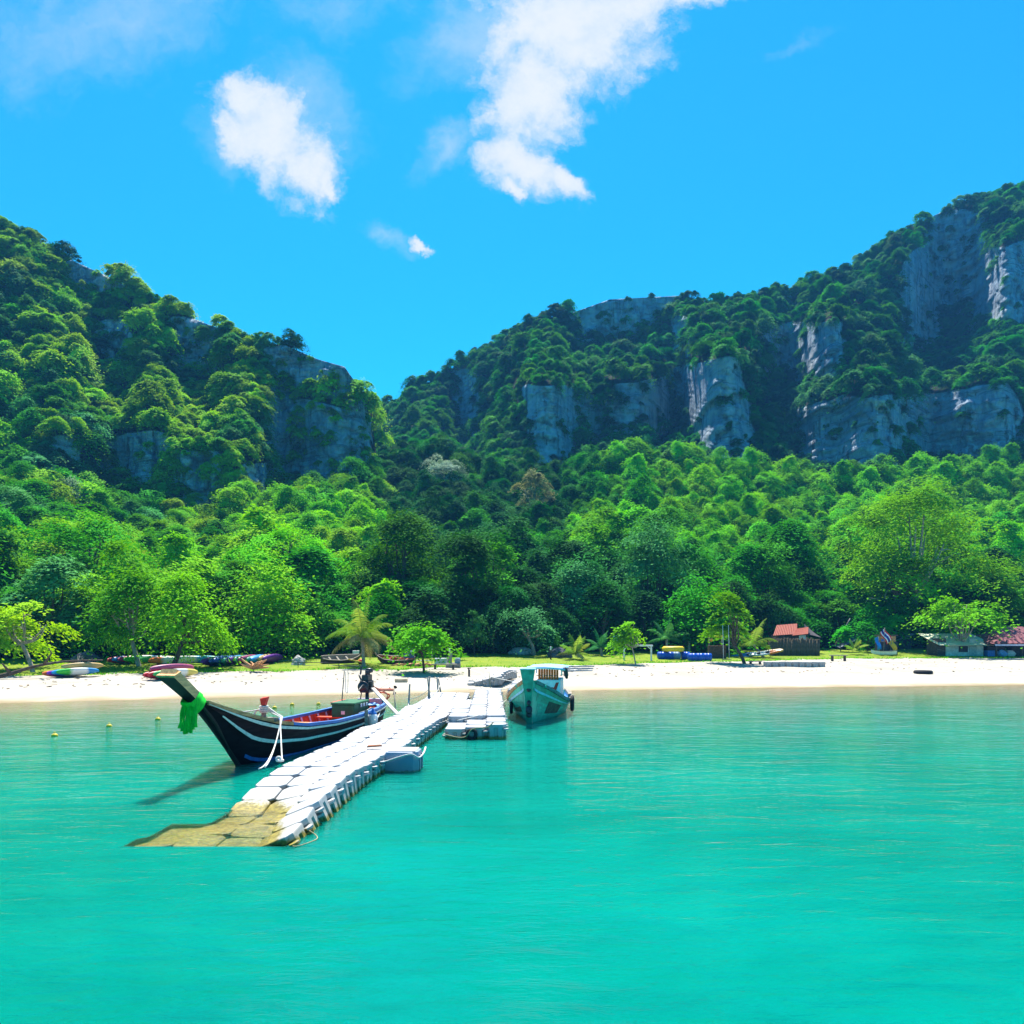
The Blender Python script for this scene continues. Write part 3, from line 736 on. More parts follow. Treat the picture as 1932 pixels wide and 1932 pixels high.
def wood_label(px, f, mat, kind):
    tone = {'vine': 'bright green', 'mid': 'mid green', 'bright': 'vivid light green', 'grey': 'grey-green', 'left': 'olive green', 'dark': 'dark green'}[mat]
    form = {'vine': 'tree draped in creepers', 'round': 'round-crowned tree', 'tall': 'tall tree'}[kind]
    wh = 'behind the left edge' if px < 150 else 'behind the round beach trees' if px < 400 else 'behind the tiered almond' if px < 560 else 'behind the coconut palm' if px < 780 else 'behind the lamp posts' if px < 930 else 'behind the green boat' if px < 1150 else 'behind the pale saplings' if px < 1450 else 'behind the red roofed hut' if px < 1700 else 'behind the sheds at the right'
    up = 'at the slope foot' if f < .1 else 'low on the slope' if f < .25 else 'halfway up' if f < .55 else 'near the cliffs'
    return '%s %s %s, %s' % (tone, form, up, wh)
r = random.Random(63); rest = []; cnt = 0
vis = [w for w in wd if -90 < w[2] < 2020]; hid = [w for w in wd if not (-90 < w[2] < 2020)]
for i, (p, sz, px, f) in enumerate(vis+hid):
    mat, k = wood_style(p, px, f, r); rz = r.uniform(0, 6.28)
    if i < 300 and i < len(vis):
        root = empty('jungle_tree', p-Vector((0, 0, .15)), rz, wood_label(px, f, mat, JP[k][0]), 'tree', 'jungle trees on the slope below the cliffs'); root.scale = (sz*r.uniform(.8, 1.15), sz*r.uniform(.8, 1.15), sz*r.uniform(.72, 1.08))
        link('trunk', JP[k][2], root); link('crown', jungle_mesh(k, mat), root)
    else: rest.append((tuple(p), rz, sz, k*6+['vine', 'mid', 'bright', 'grey', 'left', 'dark'].index(mat)))
if rest: scatter_stuff('forest', 'trees filling the rest of the wooded slope', rest, [jungle_mesh(k, m) for k in range(7) for m in ('vine', 'mid', 'bright', 'grey', 'left', 'dark')])
print('scrub', len(allsc), 'wood', len(wd), len(vis))

# ------------------------------------------------------------------ floating pontoons
EDGE = [(-2.66, 8.6), (-2.62, 9.2), (-2.50, 11.7), (-2.13, 15.8), (-1.86, 19.8), (-1.62, 24.7), (-1.60, 27.9)]     # right-hand edge of the main pontoon
def edge_x(y): return float(np.interp(y, [e[1] for e in EDGE], [e[0] for e in EDGE]))
def deck_z(u, y):
    """top of the deck u metres from the right-hand edge: the left side of the near end has sunk"""
    k = min(1.2, max(0.0, (12.4-y)/2.0)); q_ = min(1.0, u/.95); e_ = min(1.0, max(0.0, (10.0-y)/1.3)); z = 0.31-.2*e_*e_*(3-2*e_)-k*q_*q_*(3-2*q_)*0.31-max(0, u-.9)*k*.05
    z += 0.035*math.sin(y*1.15+u*.7)+0.02*math.sin(y*2.3+1)
    return max(z, -0.035-.035*min(1, max(0, 9.5-y)/.7)+.018*math.sin(y*3+u*4))

def ncol(y): return 4 if y < 9.7 else 3
def float_mat(name, base, lowest=0.03, algae=(0.24, 0.19, 0.028)):
    m = bpy.data.materials.new(name); m.use_nodes = True; g = NT(m.node_tree)
    pos = g.n('ShaderNodeNewGeometry').outputs['Position']; oi = g.n('ShaderNodeObjectInfo').outputs['Random']
    z = g.n('ShaderNodeSeparateXYZ', {0: pos}).outputs[2]
    n = g.noise(pos, 3.0, 7, 0.7); f = g.noise(pos, 16.0, 6, 0.7)
    c = g.mix(g.ss(n, 0.35, 0.65), tuple(x*.86 for x in base), base)
    c = g.mix(g.m('MULTIPLY', oi, 0.25), c, tuple(x*.8 for x in base))
    c = g.mix(g.m('MULTIPLY', g.ss(f, 0.56, 0.74), 0.35), c, (0.30, 0.27, 0.22))
    lev = g.m('ADD', g.m('SUBTRACT', z, lowest), g.m('MULTIPLY', g.m('SUBTRACT', f, 0.5), 0.16))
    grime = g.mix(g.ss(f, 0.35, 0.62), tuple(x*.55 for x in algae), tuple(x*1.35 for x in algae))
    grime = g.mix(g.m('MULTIPLY', g.ss(g.noise(g.mapping(pos, (1, 2.2, 1)), 7.0, 6, 0.65, 0.8), 0.5, 0.62), 0.65), grime, (0.10, 0.075, 0.02))
    c = g.mix(g.m('MULTIPLY', g.ss(lev, 0.24, 0.06), 0.35), c, (0.42, 0.36, 0.24))
    c = g.mix(g.ss(lev, 0.06, 0.0), c, grime)
    b = g.n('ShaderNodeBsdfPrincipled', {'Base Color': c, 'Roughness': 0.55, 'Specular IOR Level': 0.3})
    bn = g.n('ShaderNodeBump', {'Strength': 0.35, 'Distance': 0.02, 'Height': g.m('ADD', g.m('MULTIPLY', f, g.ss(lev, 0.1, -0.05, 0.25, 1.8)), g.m('MULTIPLY', n, .3))})
    g.t.links.new(bn.outputs[0], b.inputs['Normal'])
    g.t.links.new(b.outputs[0], g.n('ShaderNodeOutputMaterial').inputs[0]); return m
FLOAT = float_mat('float_plastic', (0.42, 0.425, 0.44))
FLOAT_OLD = float_mat('float_plastic_old', (0.42, 0.41, 0.40), -1.0)
FLOAT_BLUE = float_mat('float_plastic_blue', (0.24, 0.31, 0.42), -0.02)

def cube_mesh(name, mat, s=0.5, h=0.42):
    """one interlocking float: eight-sided block with rounded top, two ribs per side and a joining lug on each corner"""
    mb = MB(); a = s/2-.003; c = .075
    def ring(k, z): q = a*k; cc = c*k; return [(q-cc, -q, z), (q, -q+cc, z), (q, q-cc, z), (q-cc, q, z), (-q+cc, q, z), (-q, q-cc, z), (-q, -q+cc, z), (-q+cc, -q, z)]
    lev = [(.84, -h), (.87, -.10), (.985, -.08), (1, -.025), (.985, -.007), (.95, 0.0)]
    v = [p for k, z in lev for p in ring(k, z)]
    f = [(i*8+j, i*8+(j+1) % 8, (i+1)*8+(j+1) % 8, (i+1)*8+j) for i in range(len(lev)-1) for j in range(8)]
    f += [tuple(range(8))[::-1], tuple(40+j for j in range(8))]
    mb.add(v, f, 0, False)
    for k in range(4):
        M = Matrix.Rotation(k*math.pi/2, 4, 'Z')
        for t in (-.10, .10):
            w = .05
            mb.add([(t-w, -a+.004, -h+.04), (t+w, -a+.004, -h+.04), (t+w, -a+.004, -.07), (t-w, -a+.004, -.07), (t-w*1.3, -a*.84, -h+.02), (t+w*1.3, -a*.84, -h+.02), (t+w*1.3, -a*.9, -.05), (t-w*1.3, -a*.9, -.05)],
                   [(0, 1, 2, 3), (0, 4, 5, 1), (1, 5, 6, 2), (2, 6, 7, 3), (3, 7, 4, 0)], 0, False, M)
        z = -.10-.05*(k % 2)
        mb.lathe([(.065, z-.03), (.065, z)], 8, 0, Matrix.Translation(M @ Vector((a-.005, -a+.005, 0))), False)
    return mb.mesh(name, mat)
CUBE = cube_mesh('float_cube', FLOAT)
CUBE_OLD = cube_mesh('float_cube', FLOAT_OLD)
def put_cube(parent, x, y, z, rz, tilt=(0, 0), me=None, s=1.0):
    o = link('float_cube', me or CUBE, parent); o.location = (x, y, z); o.rotation_euler = (tilt[0], tilt[1], rz); o.scale = (s, s, s)
    return o
pont = empty('floating_pontoon', (0, 0, 0), 0, 'long white floating pontoon of joined plastic cubes, its near corner sunk under the water', 'pontoon')
rp = random.Random(8); y = 9.0; row = 0
PIN = MB().lathe([(.07, -.02), (.07, .006), (.045, .014)], 8).mesh('pin', pmat('pin_plastic', (0.5, 0.5, 0.53), .6, .2))
while y < 27.6:
    dy = edge_x(y+.3)-edge_x(y-.3); ang = -math.atan2(dy, .6)
    n = ncol(y)
    for k in range(n):
        u = .25+.5*k; cx = edge_x(y)-u*math.cos(ang); cyy = y-u*math.sin(ang)*1
        z = deck_z(u, y)
        tx = -math.atan2(deck_z(u-.2, y)-deck_z(u+.2, y), .4); ty = math.atan2(deck_z(u, y+.2)-deck_z(u, y-.2), .4)
        put_cube(pont, cx, cyy, z+rp.uniform(-.006, .006), ang+rp.uniform(-.01, .01), (ty+rp.uniform(-.012, .012), tx+rp.uniform(-.012, .012)), s=1.05 if z < .12 else 1.0)
        if k and y > 11.5: 
            o = link('pin', PIN, pont); o.location = (edge_x(y+.25)-.5*k*math.cos(ang), y+.25, min(deck_z(.5*k, y+.25), z)-.028)
    y += .5; row += 1

blk = empty('side_float', (-2.03, 13.75, 0), -.05, 'big blue-grey float lashed to the side of the long pontoon', 'float'); blk.scale = (.92, .92, .86)
mb = MB(); prof = [(-.33, -.32), (.24, -.32), (.34, -.2), (.34, .2), (.24, .32), (-.33, .32)]
lv = [(-.3, .94), (-.1, 1.0), (.20, 1.0), (.34, .99), (.41, .95), (.43, .8)]
v = [(x*k, yy*k, z) for z, k in lv for x, yy in prof]; nn = 6
f = [(i*nn+j, i*nn+(j+1) % nn, (i+1)*nn+(j+1) % nn, (i+1)*nn+j) for i in range(len(lv)-1) for j in range(nn)]+[tuple(range(nn))[::-1], tuple(nn*5+j for j in range(nn))]
mb.add(v, f)
mb.build('body', FLOAT_BLUE, blk)
for yy in (-.12, .12): MB().box((.352, yy, .1), (.03, .06, .5), ch=.008).build('rib', FLOAT_BLUE, blk)
MB().sheet([[(x*.9, yy*.9, .436) for x in (-.3, 0, .3)] for yy in (-.3, 0, .3)], th=.012).build('deck', FLOAT, blk)

dock2 = empty('side_pontoon', (0, 0, 0), 0, 'shorter white pontoon of plastic cubes between the long pontoon and the green boat', 'pontoon')
y = 18.0
while y < 29.4:
    wd_ = 3; xr = np.interp(y, [18, 28, 30], [-.14, -.42, -.42]); xl = max(edge_x(min(y, 27.9))+.05, xr-1.56)
    for k in range(wd_):
        cx = xr-.25-.5*k
        if cx-.25 < xl-.22: continue
        z = (.40 if y > 19 else .34-.06*k)+.02*math.sin(y*1.4+k)+rp.uniform(-.012, .012)
        put_cube(dock2, cx, y, z, -.02+rp.uniform(-.015, .015), (rp.uniform(-.02, .02), rp.uniform(-.02, .02)))
    y += .5
landing = empty('landing_pontoon', (0, 0, 0), 0, 'white pontoon running from behind the green boat to the sand', 'pontoon')
for j in range(13):
    for k in range(2): put_cube(landing, .10+.5*k+.02*j, 28.6+.5*j, .42+.02*math.sin(j), .03, (rp.uniform(-.03, .03), rp.uniform(-.03, .03)))

# ------------------------------------------------------------------ water
def water_mat():
    m = bpy.data.materials.new('water'); m.use_nodes = True; g = NT(m.node_tree)
    pos = g.n('ShaderNodeNewGeometry').outputs['Position']
    d = g.n('ShaderNodeAttribute', attribute_name='depth').outputs['Fac']
    n1 = g.noise(g.mapping(pos, (0.7, 1.5, 1), (0, 0, -.12)), 0.9, 4, 0.5, 0.4)
    n2 = g.noise(g.mapping(pos, (0.8, 2.6, 1), (0, 0, .1)), 1.9, 5, 0.55, 0.5)
    n3 = g.noise(g.mapping(pos, (1.0, 2.2, 1), (0, 0, -.3)), 7.0, 4, 0.55)
    patch = g.noise(g.mapping(pos, (0.06, 0.13, 1)), 1.0, 4, 0.5)
    n4 = g.noise(g.mapping(pos, (1.4, 6.0, 1), (0, 0, -.08)), 1.0, 5, 0.6, 0.3)
    h = g.m('ADD', g.m('MULTIPLY', n1, 2.4), g.m('ADD', g.m('MULTIPLY', n2, 1.1), g.m('MULTIPLY', n3, g.ss(patch, 0.35, 0.65, 0.2, 0.36))))
    h = g.m('ADD', h, g.m('MULTIPLY', n4, g.ss(patch, 0.4, 0.62, 0.2, 0.5)))
    bn = g.n('ShaderNodeBump', {'Strength': 1.0, 'Distance': WAVE, 'Height': h}).outputs[0]
    soft = g.n('ShaderNodeBump', {'Strength': 1.0, 'Distance': 0.15, 'Height': h}).outputs[0]
    murk = g.m('SUBTRACT', 1.0, g.m('EXPONENT', g.m('MULTIPLY', d, -1.7)))
    deep = g.mix(g.ss(g.noise(g.mapping(pos, (0.10, 0.22, 1)), 1.0, 5, 0.55), 0.3, 0.7), WATER_A, WATER_B)
    colr = g.mix(g.ss(d, 0.1, 1.1), WATER_S, deep)
    body = g.n('ShaderNodeMixShader', {0: murk})
    tr = g.n('ShaderNodeBsdfTransparent', {'Color': g.mix(g.ss(d, 0.0, 0.8), (1, 1, 1), (0.62, 0.88, 0.70))})
    df = g.n('ShaderNodeBsdfPrincipled', {'Base Color': colr, 'Normal': soft, 'Roughness': 1.0, 'Specular IOR Level': 0.0, 'Subsurface Weight': 0.8, 'Subsurface Radius': (1.0, 1.0, 1.0), 'Subsurface Scale': 3.2})
    g.t.links.new(tr.outputs[0], body.inputs[1]); g.t.links.new(df.outputs[0], body.inputs[2])
    gl = g.n('ShaderNodeBsdfGlossy', {'Color': (1, 1, 1), 'Roughness': 0.09, 'Normal': bn})
    fr = g.n('ShaderNodeFresnel', {'IOR': 1.33, 'Normal': bn})
    mx = g.n('ShaderNodeMixShader', {0: fr}); g.t.links.new(body.outputs[0], mx.inputs[1]); g.t.links.new(gl.outputs[0], mx.inputs[2])
    g.t.links.new(mx.outputs[0], g.n('ShaderNodeOutputMaterial').inputs[0]); return m
WAVE = 0.014
WATER_A, WATER_B, WATER_S = (0.0, 0.138, 0.100), (0.0, 0.195, 0.148), (0.022, 0.17, 0.095)
xs = axis((-130, -30, 3), (-30, -6, .6), (-6, -2, .1), (-2, 40, .6), (40, 130, 3)); ys = axis((-50, 6, 3), (6, 8.4, .4), (8.4, 13, .1), (13, 24, .6), (24, 40, .3))
XX, YY = np.meshgrid(xs, ys); DEP = np.maximum(0.0, -ground(XX, YY))
for i in range(len(ys)):
    if not 8.4 < ys[i] < 12.5: continue
    xr = edge_x(ys[i])
    for j in range(len(xs)):
        u = xr-xs[j]
        lim = .5*ncol(ys[i])
        if 0 < u < lim-.03 and ys[i] > 8.62:
            zt = deck_z(u, max(9.0, ys[i])) if u < lim else -.11
            if u > lim and ys[i] > 11.5: continue
            DEP[i, j] = min(DEP[i, j], max(0.0, -zt)*1.5+.01)
me = np_mesh('water', np.stack([XX, YY, np.zeros_like(XX)], -1).reshape(-1, 3), grid_faces(len(ys), len(xs)), [water_mat()], smooth=True)
a = me.attributes.new('depth', 'FLOAT', 'POINT'); a.data.foreach_set('value', DEP.astype(np.float32).ravel())
tag(link('water', me), 'clear turquoise water of the bay', kind='structure')

# ------------------------------------------------------------------ boats
def section(st, k=5):
    """outer half section from gunwale down to keel: list of (y, z)"""
    x, bt, zt, bw, zc, zk = st; out = []
    for i in range(k+1):
        q = i/k; out.append((bt+(bw-bt)*q**.9, zt+(zc-zt)*q))
    out += [(bw*.5, (zc*.35+zk*.65)), (0.0, zk)]
    return out
def hull_mb(stations, th=.045, floor=.12, mats=(0, 1)):
    S = []
    xs_ = [s[0] for s in stations]; fine = np.linspace(xs_[0], xs_[-1], 34)
    for x in fine: S.append([x]+[float(np.interp(x, xs_, [s[i] for s in stations])) for i in range(1, 6)])
    mb = MB(); rings = []
    for s in S:
        h = section(s); ring = [(s[0], y, z) for y, z in h]+[(s[0], -y, z) for y, z in h[-2::-1]]; rings.append(ring)
    mb.sheet(rings, mats[0], 0, True)
    inner = []
    for s in S:
        bt, zt, bw, zc, zk = s[1:]; ib = max(.01, bt-th); fl = max(zc+.02, min(floor, zt-.1)); q = (zt-fl)/max(zt-zc, .01); fb = max(.005, ib+(bw-bt)*q)
        inner.append([(s[0], ib, zt-.004), (s[0], (ib+fb)/2, (zt+fl)/2), (s[0], fb, fl), (s[0], -fb, fl), (s[0], -(ib+fb)/2, (zt+fl)/2), (s[0], -ib, zt-.004)])
    mb.sheet([r[::-1] for r in inner], mats[1], 0, False)
    # gunwale top between the shells, transom
    for sgn, oi_, ii in ((1, 0, 0), (-1, -1, -1)):
        mb.sheet([[r[oi_], i[ii]] if sgn < 0 else [i[ii], r[oi_]] for r, i in zip(rings, inner)], mats[0])
    b = len(mb.v); mb.v += rings[0]; mb.f.append(tuple(range(b, b+len(rings[0])))); mb.mi.append(mats[0]); mb.sm.append(False)
    return mb, S
def on_hull(S, x, q, sgn, off=0.0):
    xs_ = [s[0] for s in S]; v = [float(np.interp(x, xs_, [s[i] for s in S])) for i in range(1, 6)]
    bt, zt, bw, zc, zk = v
    return Vector((x, sgn*(bt+(bw-bt)*q**.9+off), zt+(zc-zt)*q))
def strake(S, x0, x1, q0, q1, sgn, off, th, n=40, taper=True):
    rows = []
    for i in range(n+1):
        x = x0+(x1-x0)*i/n
        rows.append([on_hull(S, x, q0, sgn, off), on_hull(S, x, q1, sgn, off)])
    return MB().sheet(rows if sgn > 0 else [r[::-1] for r in rows], th=th*1)
def cap(S, x0, x1, sgn, w, h, n=40, out=.02):
    mb = MB(); rows = []
    for i in range(n+1):
        x = x0+(x1-x0)*i/n; p = on_hull(S, x, 0, sgn, 0); y = p.y
        rows.append([(x, y+sgn*out, p.z-h*.3), (x, y+sgn*out, p.z+h*.7), (x, y-sgn*(w-out), p.z+h*.7), (x, y-sgn*(w-out), p.z-h*.3), (x, y+sgn*out, p.z-h*.3)])
    mb.sheet(rows if sgn < 0 else [r[::-1] for r in rows])
    for r in (rows[0], rows[-1]): mb.add(r[:4], [(0, 1, 2, 3)])
    return mb
def stem_post(path, mats, parent, name='stem'):
    """path: (x, z, width, thickness) of the leading face"""
    mb = MB(); rings = []; N = len(path)
    for i, (x, z, w, t) in enumerate(path):
        x0, z0 = path[max(0, i-1)][:2]; x1, z1 = path[min(N-1, i+1)][:2]; l = math.hypot(x1-x0, z1-z0); nx, nz = -(z1-z0)/l, (x1-x0)/l    # towards the boat
        rings.append([(x, -w/2, z), (x, w/2, z), (x+nx*t, w/2*.92, z+nz*t), (x+nx*t, -w/2*.92, z+nz*t)])
    v = [p for r in rings for p in r]
    for i in range(N-1):
        for k in range(4):
            mb.add([rings[i][k], rings[i][(k+1) % 4], rings[i+1][(k+1) % 4], rings[i+1][k]], [(3, 2, 1, 0)], 0 if k == 0 else 1)
    mb.add(rings[-1], [(0, 1, 2, 3)], 1)
    return mb.build(name, mats, parent)

ROPE = pmat('rope_white', (0.62, 0.60, 0.55), .9, .25, 40)
ROPE_TAN = pmat('rope_tan', (0.40, 0.31, 0.17), .9, .3, 40)
def rope(label, pts, r=.012, mat=None, group=None):
    return tag(MB().tube(pts, r, 6).build('rope', mat or ROPE), label, 'rope', group)

# --- longtail boat
HX = Vector((-1.39, -8.8, 0)).normalized(); LB = Vector((-4.10, 21.6, 0)); lrz = math.atan2(HX.y, HX.x)
lt = empty('longtail_boat', LB, lrz, 'black and white striped longtail boat with orange inside, moored beside the long pontoon', 'boat')
LM = Matrix.Translation(LB) @ Matrix.Rotation(lrz, 4, 'Z')
BLACK = pmat('black_hull', (0.006, 0.005, 0.007), .7, .4, 5, .06, dirt=(0.03, 0.018, 0.022), dirt_amt=.35, stretch=(.3, 1, 2.5))
MAROON = pmat('maroon_plank', (0.026, 0.010, 0.013), .7, .4, 6, .08, stretch=(.2, 1, 3), dirt=(0.07, 0.04, 0.04))
WHITE_P = pmat('white_paint', (0.72, 0.72, 0.70), .5, .1, 10, .3, dirt=(0.35, 0.3, 0.25), dirt_amt=.5)
BLUE_P = pmat('blue_paint', (0.03, 0.16, 0.48), .5, .2, 9, .3, dirt=(0.2, 0.22, 0.25), dirt_amt=.4)
ORANGE = pmat('orange_paint', (0.62, 0.065, 0.012), .5, .2, 8, .3, dirt=(0.35, 0.06, 0.02))
RED_P = pmat('red_paint', (0.52, 0.03, 0.015), .5, .2, 9, .3)
LILAC = pmat('lilac_paint', (0.55, 0.52, 0.66), .6, .15, 9)
WOOD = pmat('raw_wood', (0.55, 0.28, 0.12), .75, .35, 7, .2, stretch=(.4, 3, 3), dirt=(0.10, 0.055, 0.03), bump=.3)
WOOD_GREY = pmat('grey_wood', (0.27, 0.24, 0.20), .85, .3, 7, .15, stretch=(.4, 3, 3), bump=.3, dirt=(0.10, 0.085, 0.07))
PROWW = pmat('prow_wood', (0.82, 0.43, 0.18), .75, .25, 7, .2, stretch=(.4, 3, 3), dirt=(0.40, 0.18, 0.07), bump=.3)
DKGREEN = pmat('dark_green_paint', (0.006, 0.012, 0.011), .6, .3, 7, .2)
GREEN_P = pmat('green_paint', (0.012, 0.13, 0.055), .5, .2, 7, .3, dirt=(0.03, 0.07, 0.04))
LBLUE = pmat('light_blue_paint', (0.20, 0.42, 0.72), .6, .2, 6)
STEEL = pmat('engine_steel', (0.02, 0.02, 0.022), .4, .5, 14, .5, dirt=(0.12, 0.05, 0.02), dirt_amt=.4)
PINKR = pmat('red_pipe', (0.52, 0.16, 0.10), .5, .25, 14)
stL = [(0, .42, .54, .30, .05, -.12), (.6, .55, .51, .42, .0, -.2), (1.5, .66, .49, .52, -.02, -.28), (3, .75, .48, .6, -.03, -.3), (4.5, .76, .50, .6, -.03, -.3),
       (6, .70, .60, .50, -.03, -.3), (7.0, .57, .76, .28, -.02, -.2), (7.5, .47, .89, .14, .06, -.04), (8.0, .36, 1.03, .10, .46, .38), (8.5, .23, 1.19, .09, .98, .86), (8.9, .14, 1.33, .09, 1.25, 1.2)]
hb, SL = hull_mb(stL); hb.build('hull', [BLACK, ORANGE], lt)
for sg in (1, -1):
    strake(SL, .1, 8.75, .10, .42, sg, .008, .006).build('plank', MAROON, lt)
    strake(SL, .05, 8.85, .06, .135, sg, .022, .02).build('stripe', WHITE_P, lt)
    strake(SL, .1, 8.45, .43, .515, sg, .018, .016).build('stripe', WHITE_P, lt)
    strake(SL, .3, 8.2, .53, .70, sg, .004, .003).build('plank', BLACK, lt)
    strake(SL, .3, 7.9, .71, .885, sg, .006, .005).build('plank', BLACK, lt)
    strake(SL, .4, 7.62, .90, .985, sg, .006, .005).build('boot_stripe', BLUE_P, lt)
    cap(SL, 0.05, 6.55, sg, .09, .065).build('gunwale', BLUE_P, lt)
    cap(SL, 6.56, 8.86, sg, .08, .07).build('gunwale', WOOD, lt)
    for i in range(13):
        x = 1.1+i*.46; pts = [on_hull(SL, x, q, sg, -.065) for q in (.06, .4, .68)]
        MB().tube(pts, .03, 4, smooth=False).build('rib', LILAC, lt)
for i, x in enumerate((2.5, 3.9, 5.2, 6.5, 7.3)):
    p = on_hull(SL, x, .22, 1, -.06); MB().box((x, 0, p.z), (.22, p.y*2, .035), ch=.006).build('thwart', WOOD if i % 2 else ORANGE, lt)
rows = [[(7.45+.05, s*on_hull(SL, 7.5, 0, 1, -.05).y, .86) for s in (-1, 0, 1)], [(8.1, s*on_hull(SL, 8.1, 0, 1, -.05).y, 1.04) for s in (-1, 0, 1)], [(8.75, s*on_hull(SL, 8.75, 0, 1, -.05).y, 1.24) for s in (-1, 0, 1)]]
MB().sheet(rows, th=.03).build('foredeck', WOOD_GREY, lt)
stem_post([(7.25, -.26, .07, .10), (7.62, .0, .08, .10), (8.0, .40, .11, .12), (8.5, .90, .19, .13), (8.95, 1.28, .21, .15)], [DKGREEN, DKGREEN], lt)
stem_post([(8.93, 1.265, .22, .155), (9.30, 1.50, .25, .16), (9.82, 1.82, .30, .165)], [DKGREEN, PROWW], lt, 'prow_head')
MB().box((9.75, 0, 1.875), (.20, .33, .035), rot=(0, .34, 0), ch=.006).build('prow_cap', PROWW, lt)
# cross-beam and mooring bitt on the bow
p = on_hull(SL, 7.15, 0, 1, 0)
MB().box((7.15, 0, p.z+.05), (.12, p.y*2+.1, .08), ch=.01).build('cross_beam', WOOD_GREY, lt)
bit = MB().box((7.15, .30, p.z+.18), (.08, .08, .30), ch=.012).build('bitt', WOOD_GREY, lt)
MB().add([(-.042, -.042, 0), (.042, -.042, 0), (.042, .042, 0), (-.042, .042, 0), (-.055, -.055, .15), (.055, -.055, .13), (.055, .09, .16), (-.055, .09, .17)], [(3, 2, 1, 0), (4, 5, 6, 7), (0, 1, 5, 4), (1, 2, 6, 5), (2, 3, 7, 6), (3, 0, 4, 7)], 0, False, Matrix.Translation((7.15, .30, p.z+.33))).build('bitt_head', RED_P, bit)
MB().box((7.95, -.26, 1.12), (.1, .08, .14), ch=.01).build('cleat', RED_P, lt)
# stern deck, engine on its post
MB().box((.55, 0, .40), (1.0, .82, .04), ch=.01).build('stern_deck', ORANGE, lt)
MB().box((.12, 0, .56), (.10, .86, .22), ch=.01).build('transom_beam', LILAC, lt)
eng = MB(); eng.box((.55, 0, 1.05), (.44, .28, .34), ch=.02); eng.box((.53, 0, 1.30), (.36, .20, .18), ch=.02)
for i in range(3): eng.lathe([(.035, 0), (.035, .12)], 8, 0, Matrix.Translation((.42+.11*i, .02, 1.39)))
eng.box((.66, .17, 1.12), (.14, .10, .18), ch=.015); eng.box((.42, -.17, 1.16), (.18, .1, .14), ch=.015); eng.tube([(.38, .17, 1.0), (.52, .19, 1.06), (.70, .17, .98)], .03, 6)
engo = eng.build('engine', STEEL, lt)
MB().lathe([(.02, -.03), (.155, -.03), (.155, .03), (.02, .03)], 18, 0, Matrix.Translation((.84, 0, 1.06)) @ Matrix.Rotation(math.pi/2, 4, 'Y')).build('flywheel', STEEL, engo)
MB().lathe([(.05, 0), (.11, .02), (.11, .12), (.05, .14)], 14, 0, Matrix.Translation((.40, .02, 1.43))).build('air_filter', STEEL, engo)
MB().tube(lerp_pts([(.60, -.13, 1.2), (.50, -.24, 1.36), (.34, -.26, 1.42), (.30, -.26, 1.62)], 4), .026, 7).build('exhaust', STEEL, engo)
MB().tube(lerp_pts([(.9, .06, 1.1), (1.15, .1, 1.12), (1.5, .12, 1.0)], 4), .018, 6).build('tiller', STEEL, engo)
MB().tube([(.50, 0, .42), (.52, 0, .9)], [.07, .05], 10).build('engine_post', STEEL, lt)
MB().tube(lerp_pts([(.35, .03, .98), (-.2, .05, .9), (-1.0, .1, .84), (-1.5, .12, .80)], 4), [.045]*13, 8).build('tail_shaft', PINKR, engo)
pr = MB(); M0 = Matrix.Translation((-1.5, .12, .80)) @ Matrix.Rotation(math.pi/2, 4, 'Y')
pr.lathe([(.03, -.06), (.03, .06)], 8, 0, M0)
for k in range(3):
    a = k*2.094+.4; pr.add([(.02*math.cos(a), .02*math.sin(a), -.02), (.15*math.cos(a-.5), .15*math.sin(a-.5), .0), (.17*math.cos(a), .17*math.sin(a), .02), (.14*math.cos(a+.5), .14*math.sin(a+.5), .03)], [(0, 1, 2, 3)], 0, False, M0)
pr.build('propeller', STEEL, engo)
for i, (a_, b_, c_) in enumerate((((.55, .2, .95), (.30, .40, .72), (-.05, .30, .62)), ((.6, .22, 1.05), (.2, .5, .8), (.1, .35, .55)), ((.4, .2, .9), (-.15, .45, .75), (-.25, .2, .5)))):
    MB().tube(lerp_pts([a_, b_, c_], 6), .02, 6).build('hose', (WHITE_P, PINKR, ORANGE)[i], engo)
for s in (.36, -.36): MB().tube([(.15, s, .5), (.2, s*.8, .85), (.45, s*.4, .98)], .018, 6).build('strut', STEEL, lt)

def L2W(v): return LM @ Vector(v)
# things carried on or hanging from the longtail boat
sb = empty('storage_box', L2W((2.05, .10, .30)), lrz, 'dark green wooden box with a pale label near the stern of the longtail boat', 'box')
MB().box((0, 0, .20), (1.05, .62, .40), ch=.01).build('body', GREEN_P, sb); MB().box((0, 0, .43), (1.10, .66, .06), ch=.012).build('lid', GREEN_P, sb)
MB().box((.527, .0, .2), (.006, .10, .09)).build('label', WHITE_P, sb)
for k in range(3): MB().box((-.32+.2*k, .335, .36), (.11, .012, .085), ch=.004).build('bracket', WHITE_P, sb)
sb2 = empty('hatch_box', L2W((1.45, -.12, .38)), lrz, 'low maroon box behind the green box in the longtail boat', 'box')
MB().box((0, 0, .15), (.9, .75, .30), ch=.01).build('body', pmat('maroon_box', (0.15, 0.02, 0.025), .5), sb2); MB().box((0, 0, .315), (.96, .8, .03), ch=.008).build('lid', RED_P, sb2)
tb = MB(); rows = [[(x, yy, .2+.05*math.sin(x*9)+.04*math.cos(yy*11+x*4)-.25*max(0, yy-.2)) for yy in np.linspace(-.35, .35, 8)] for x in np.linspace(-.3, .3, 8)]
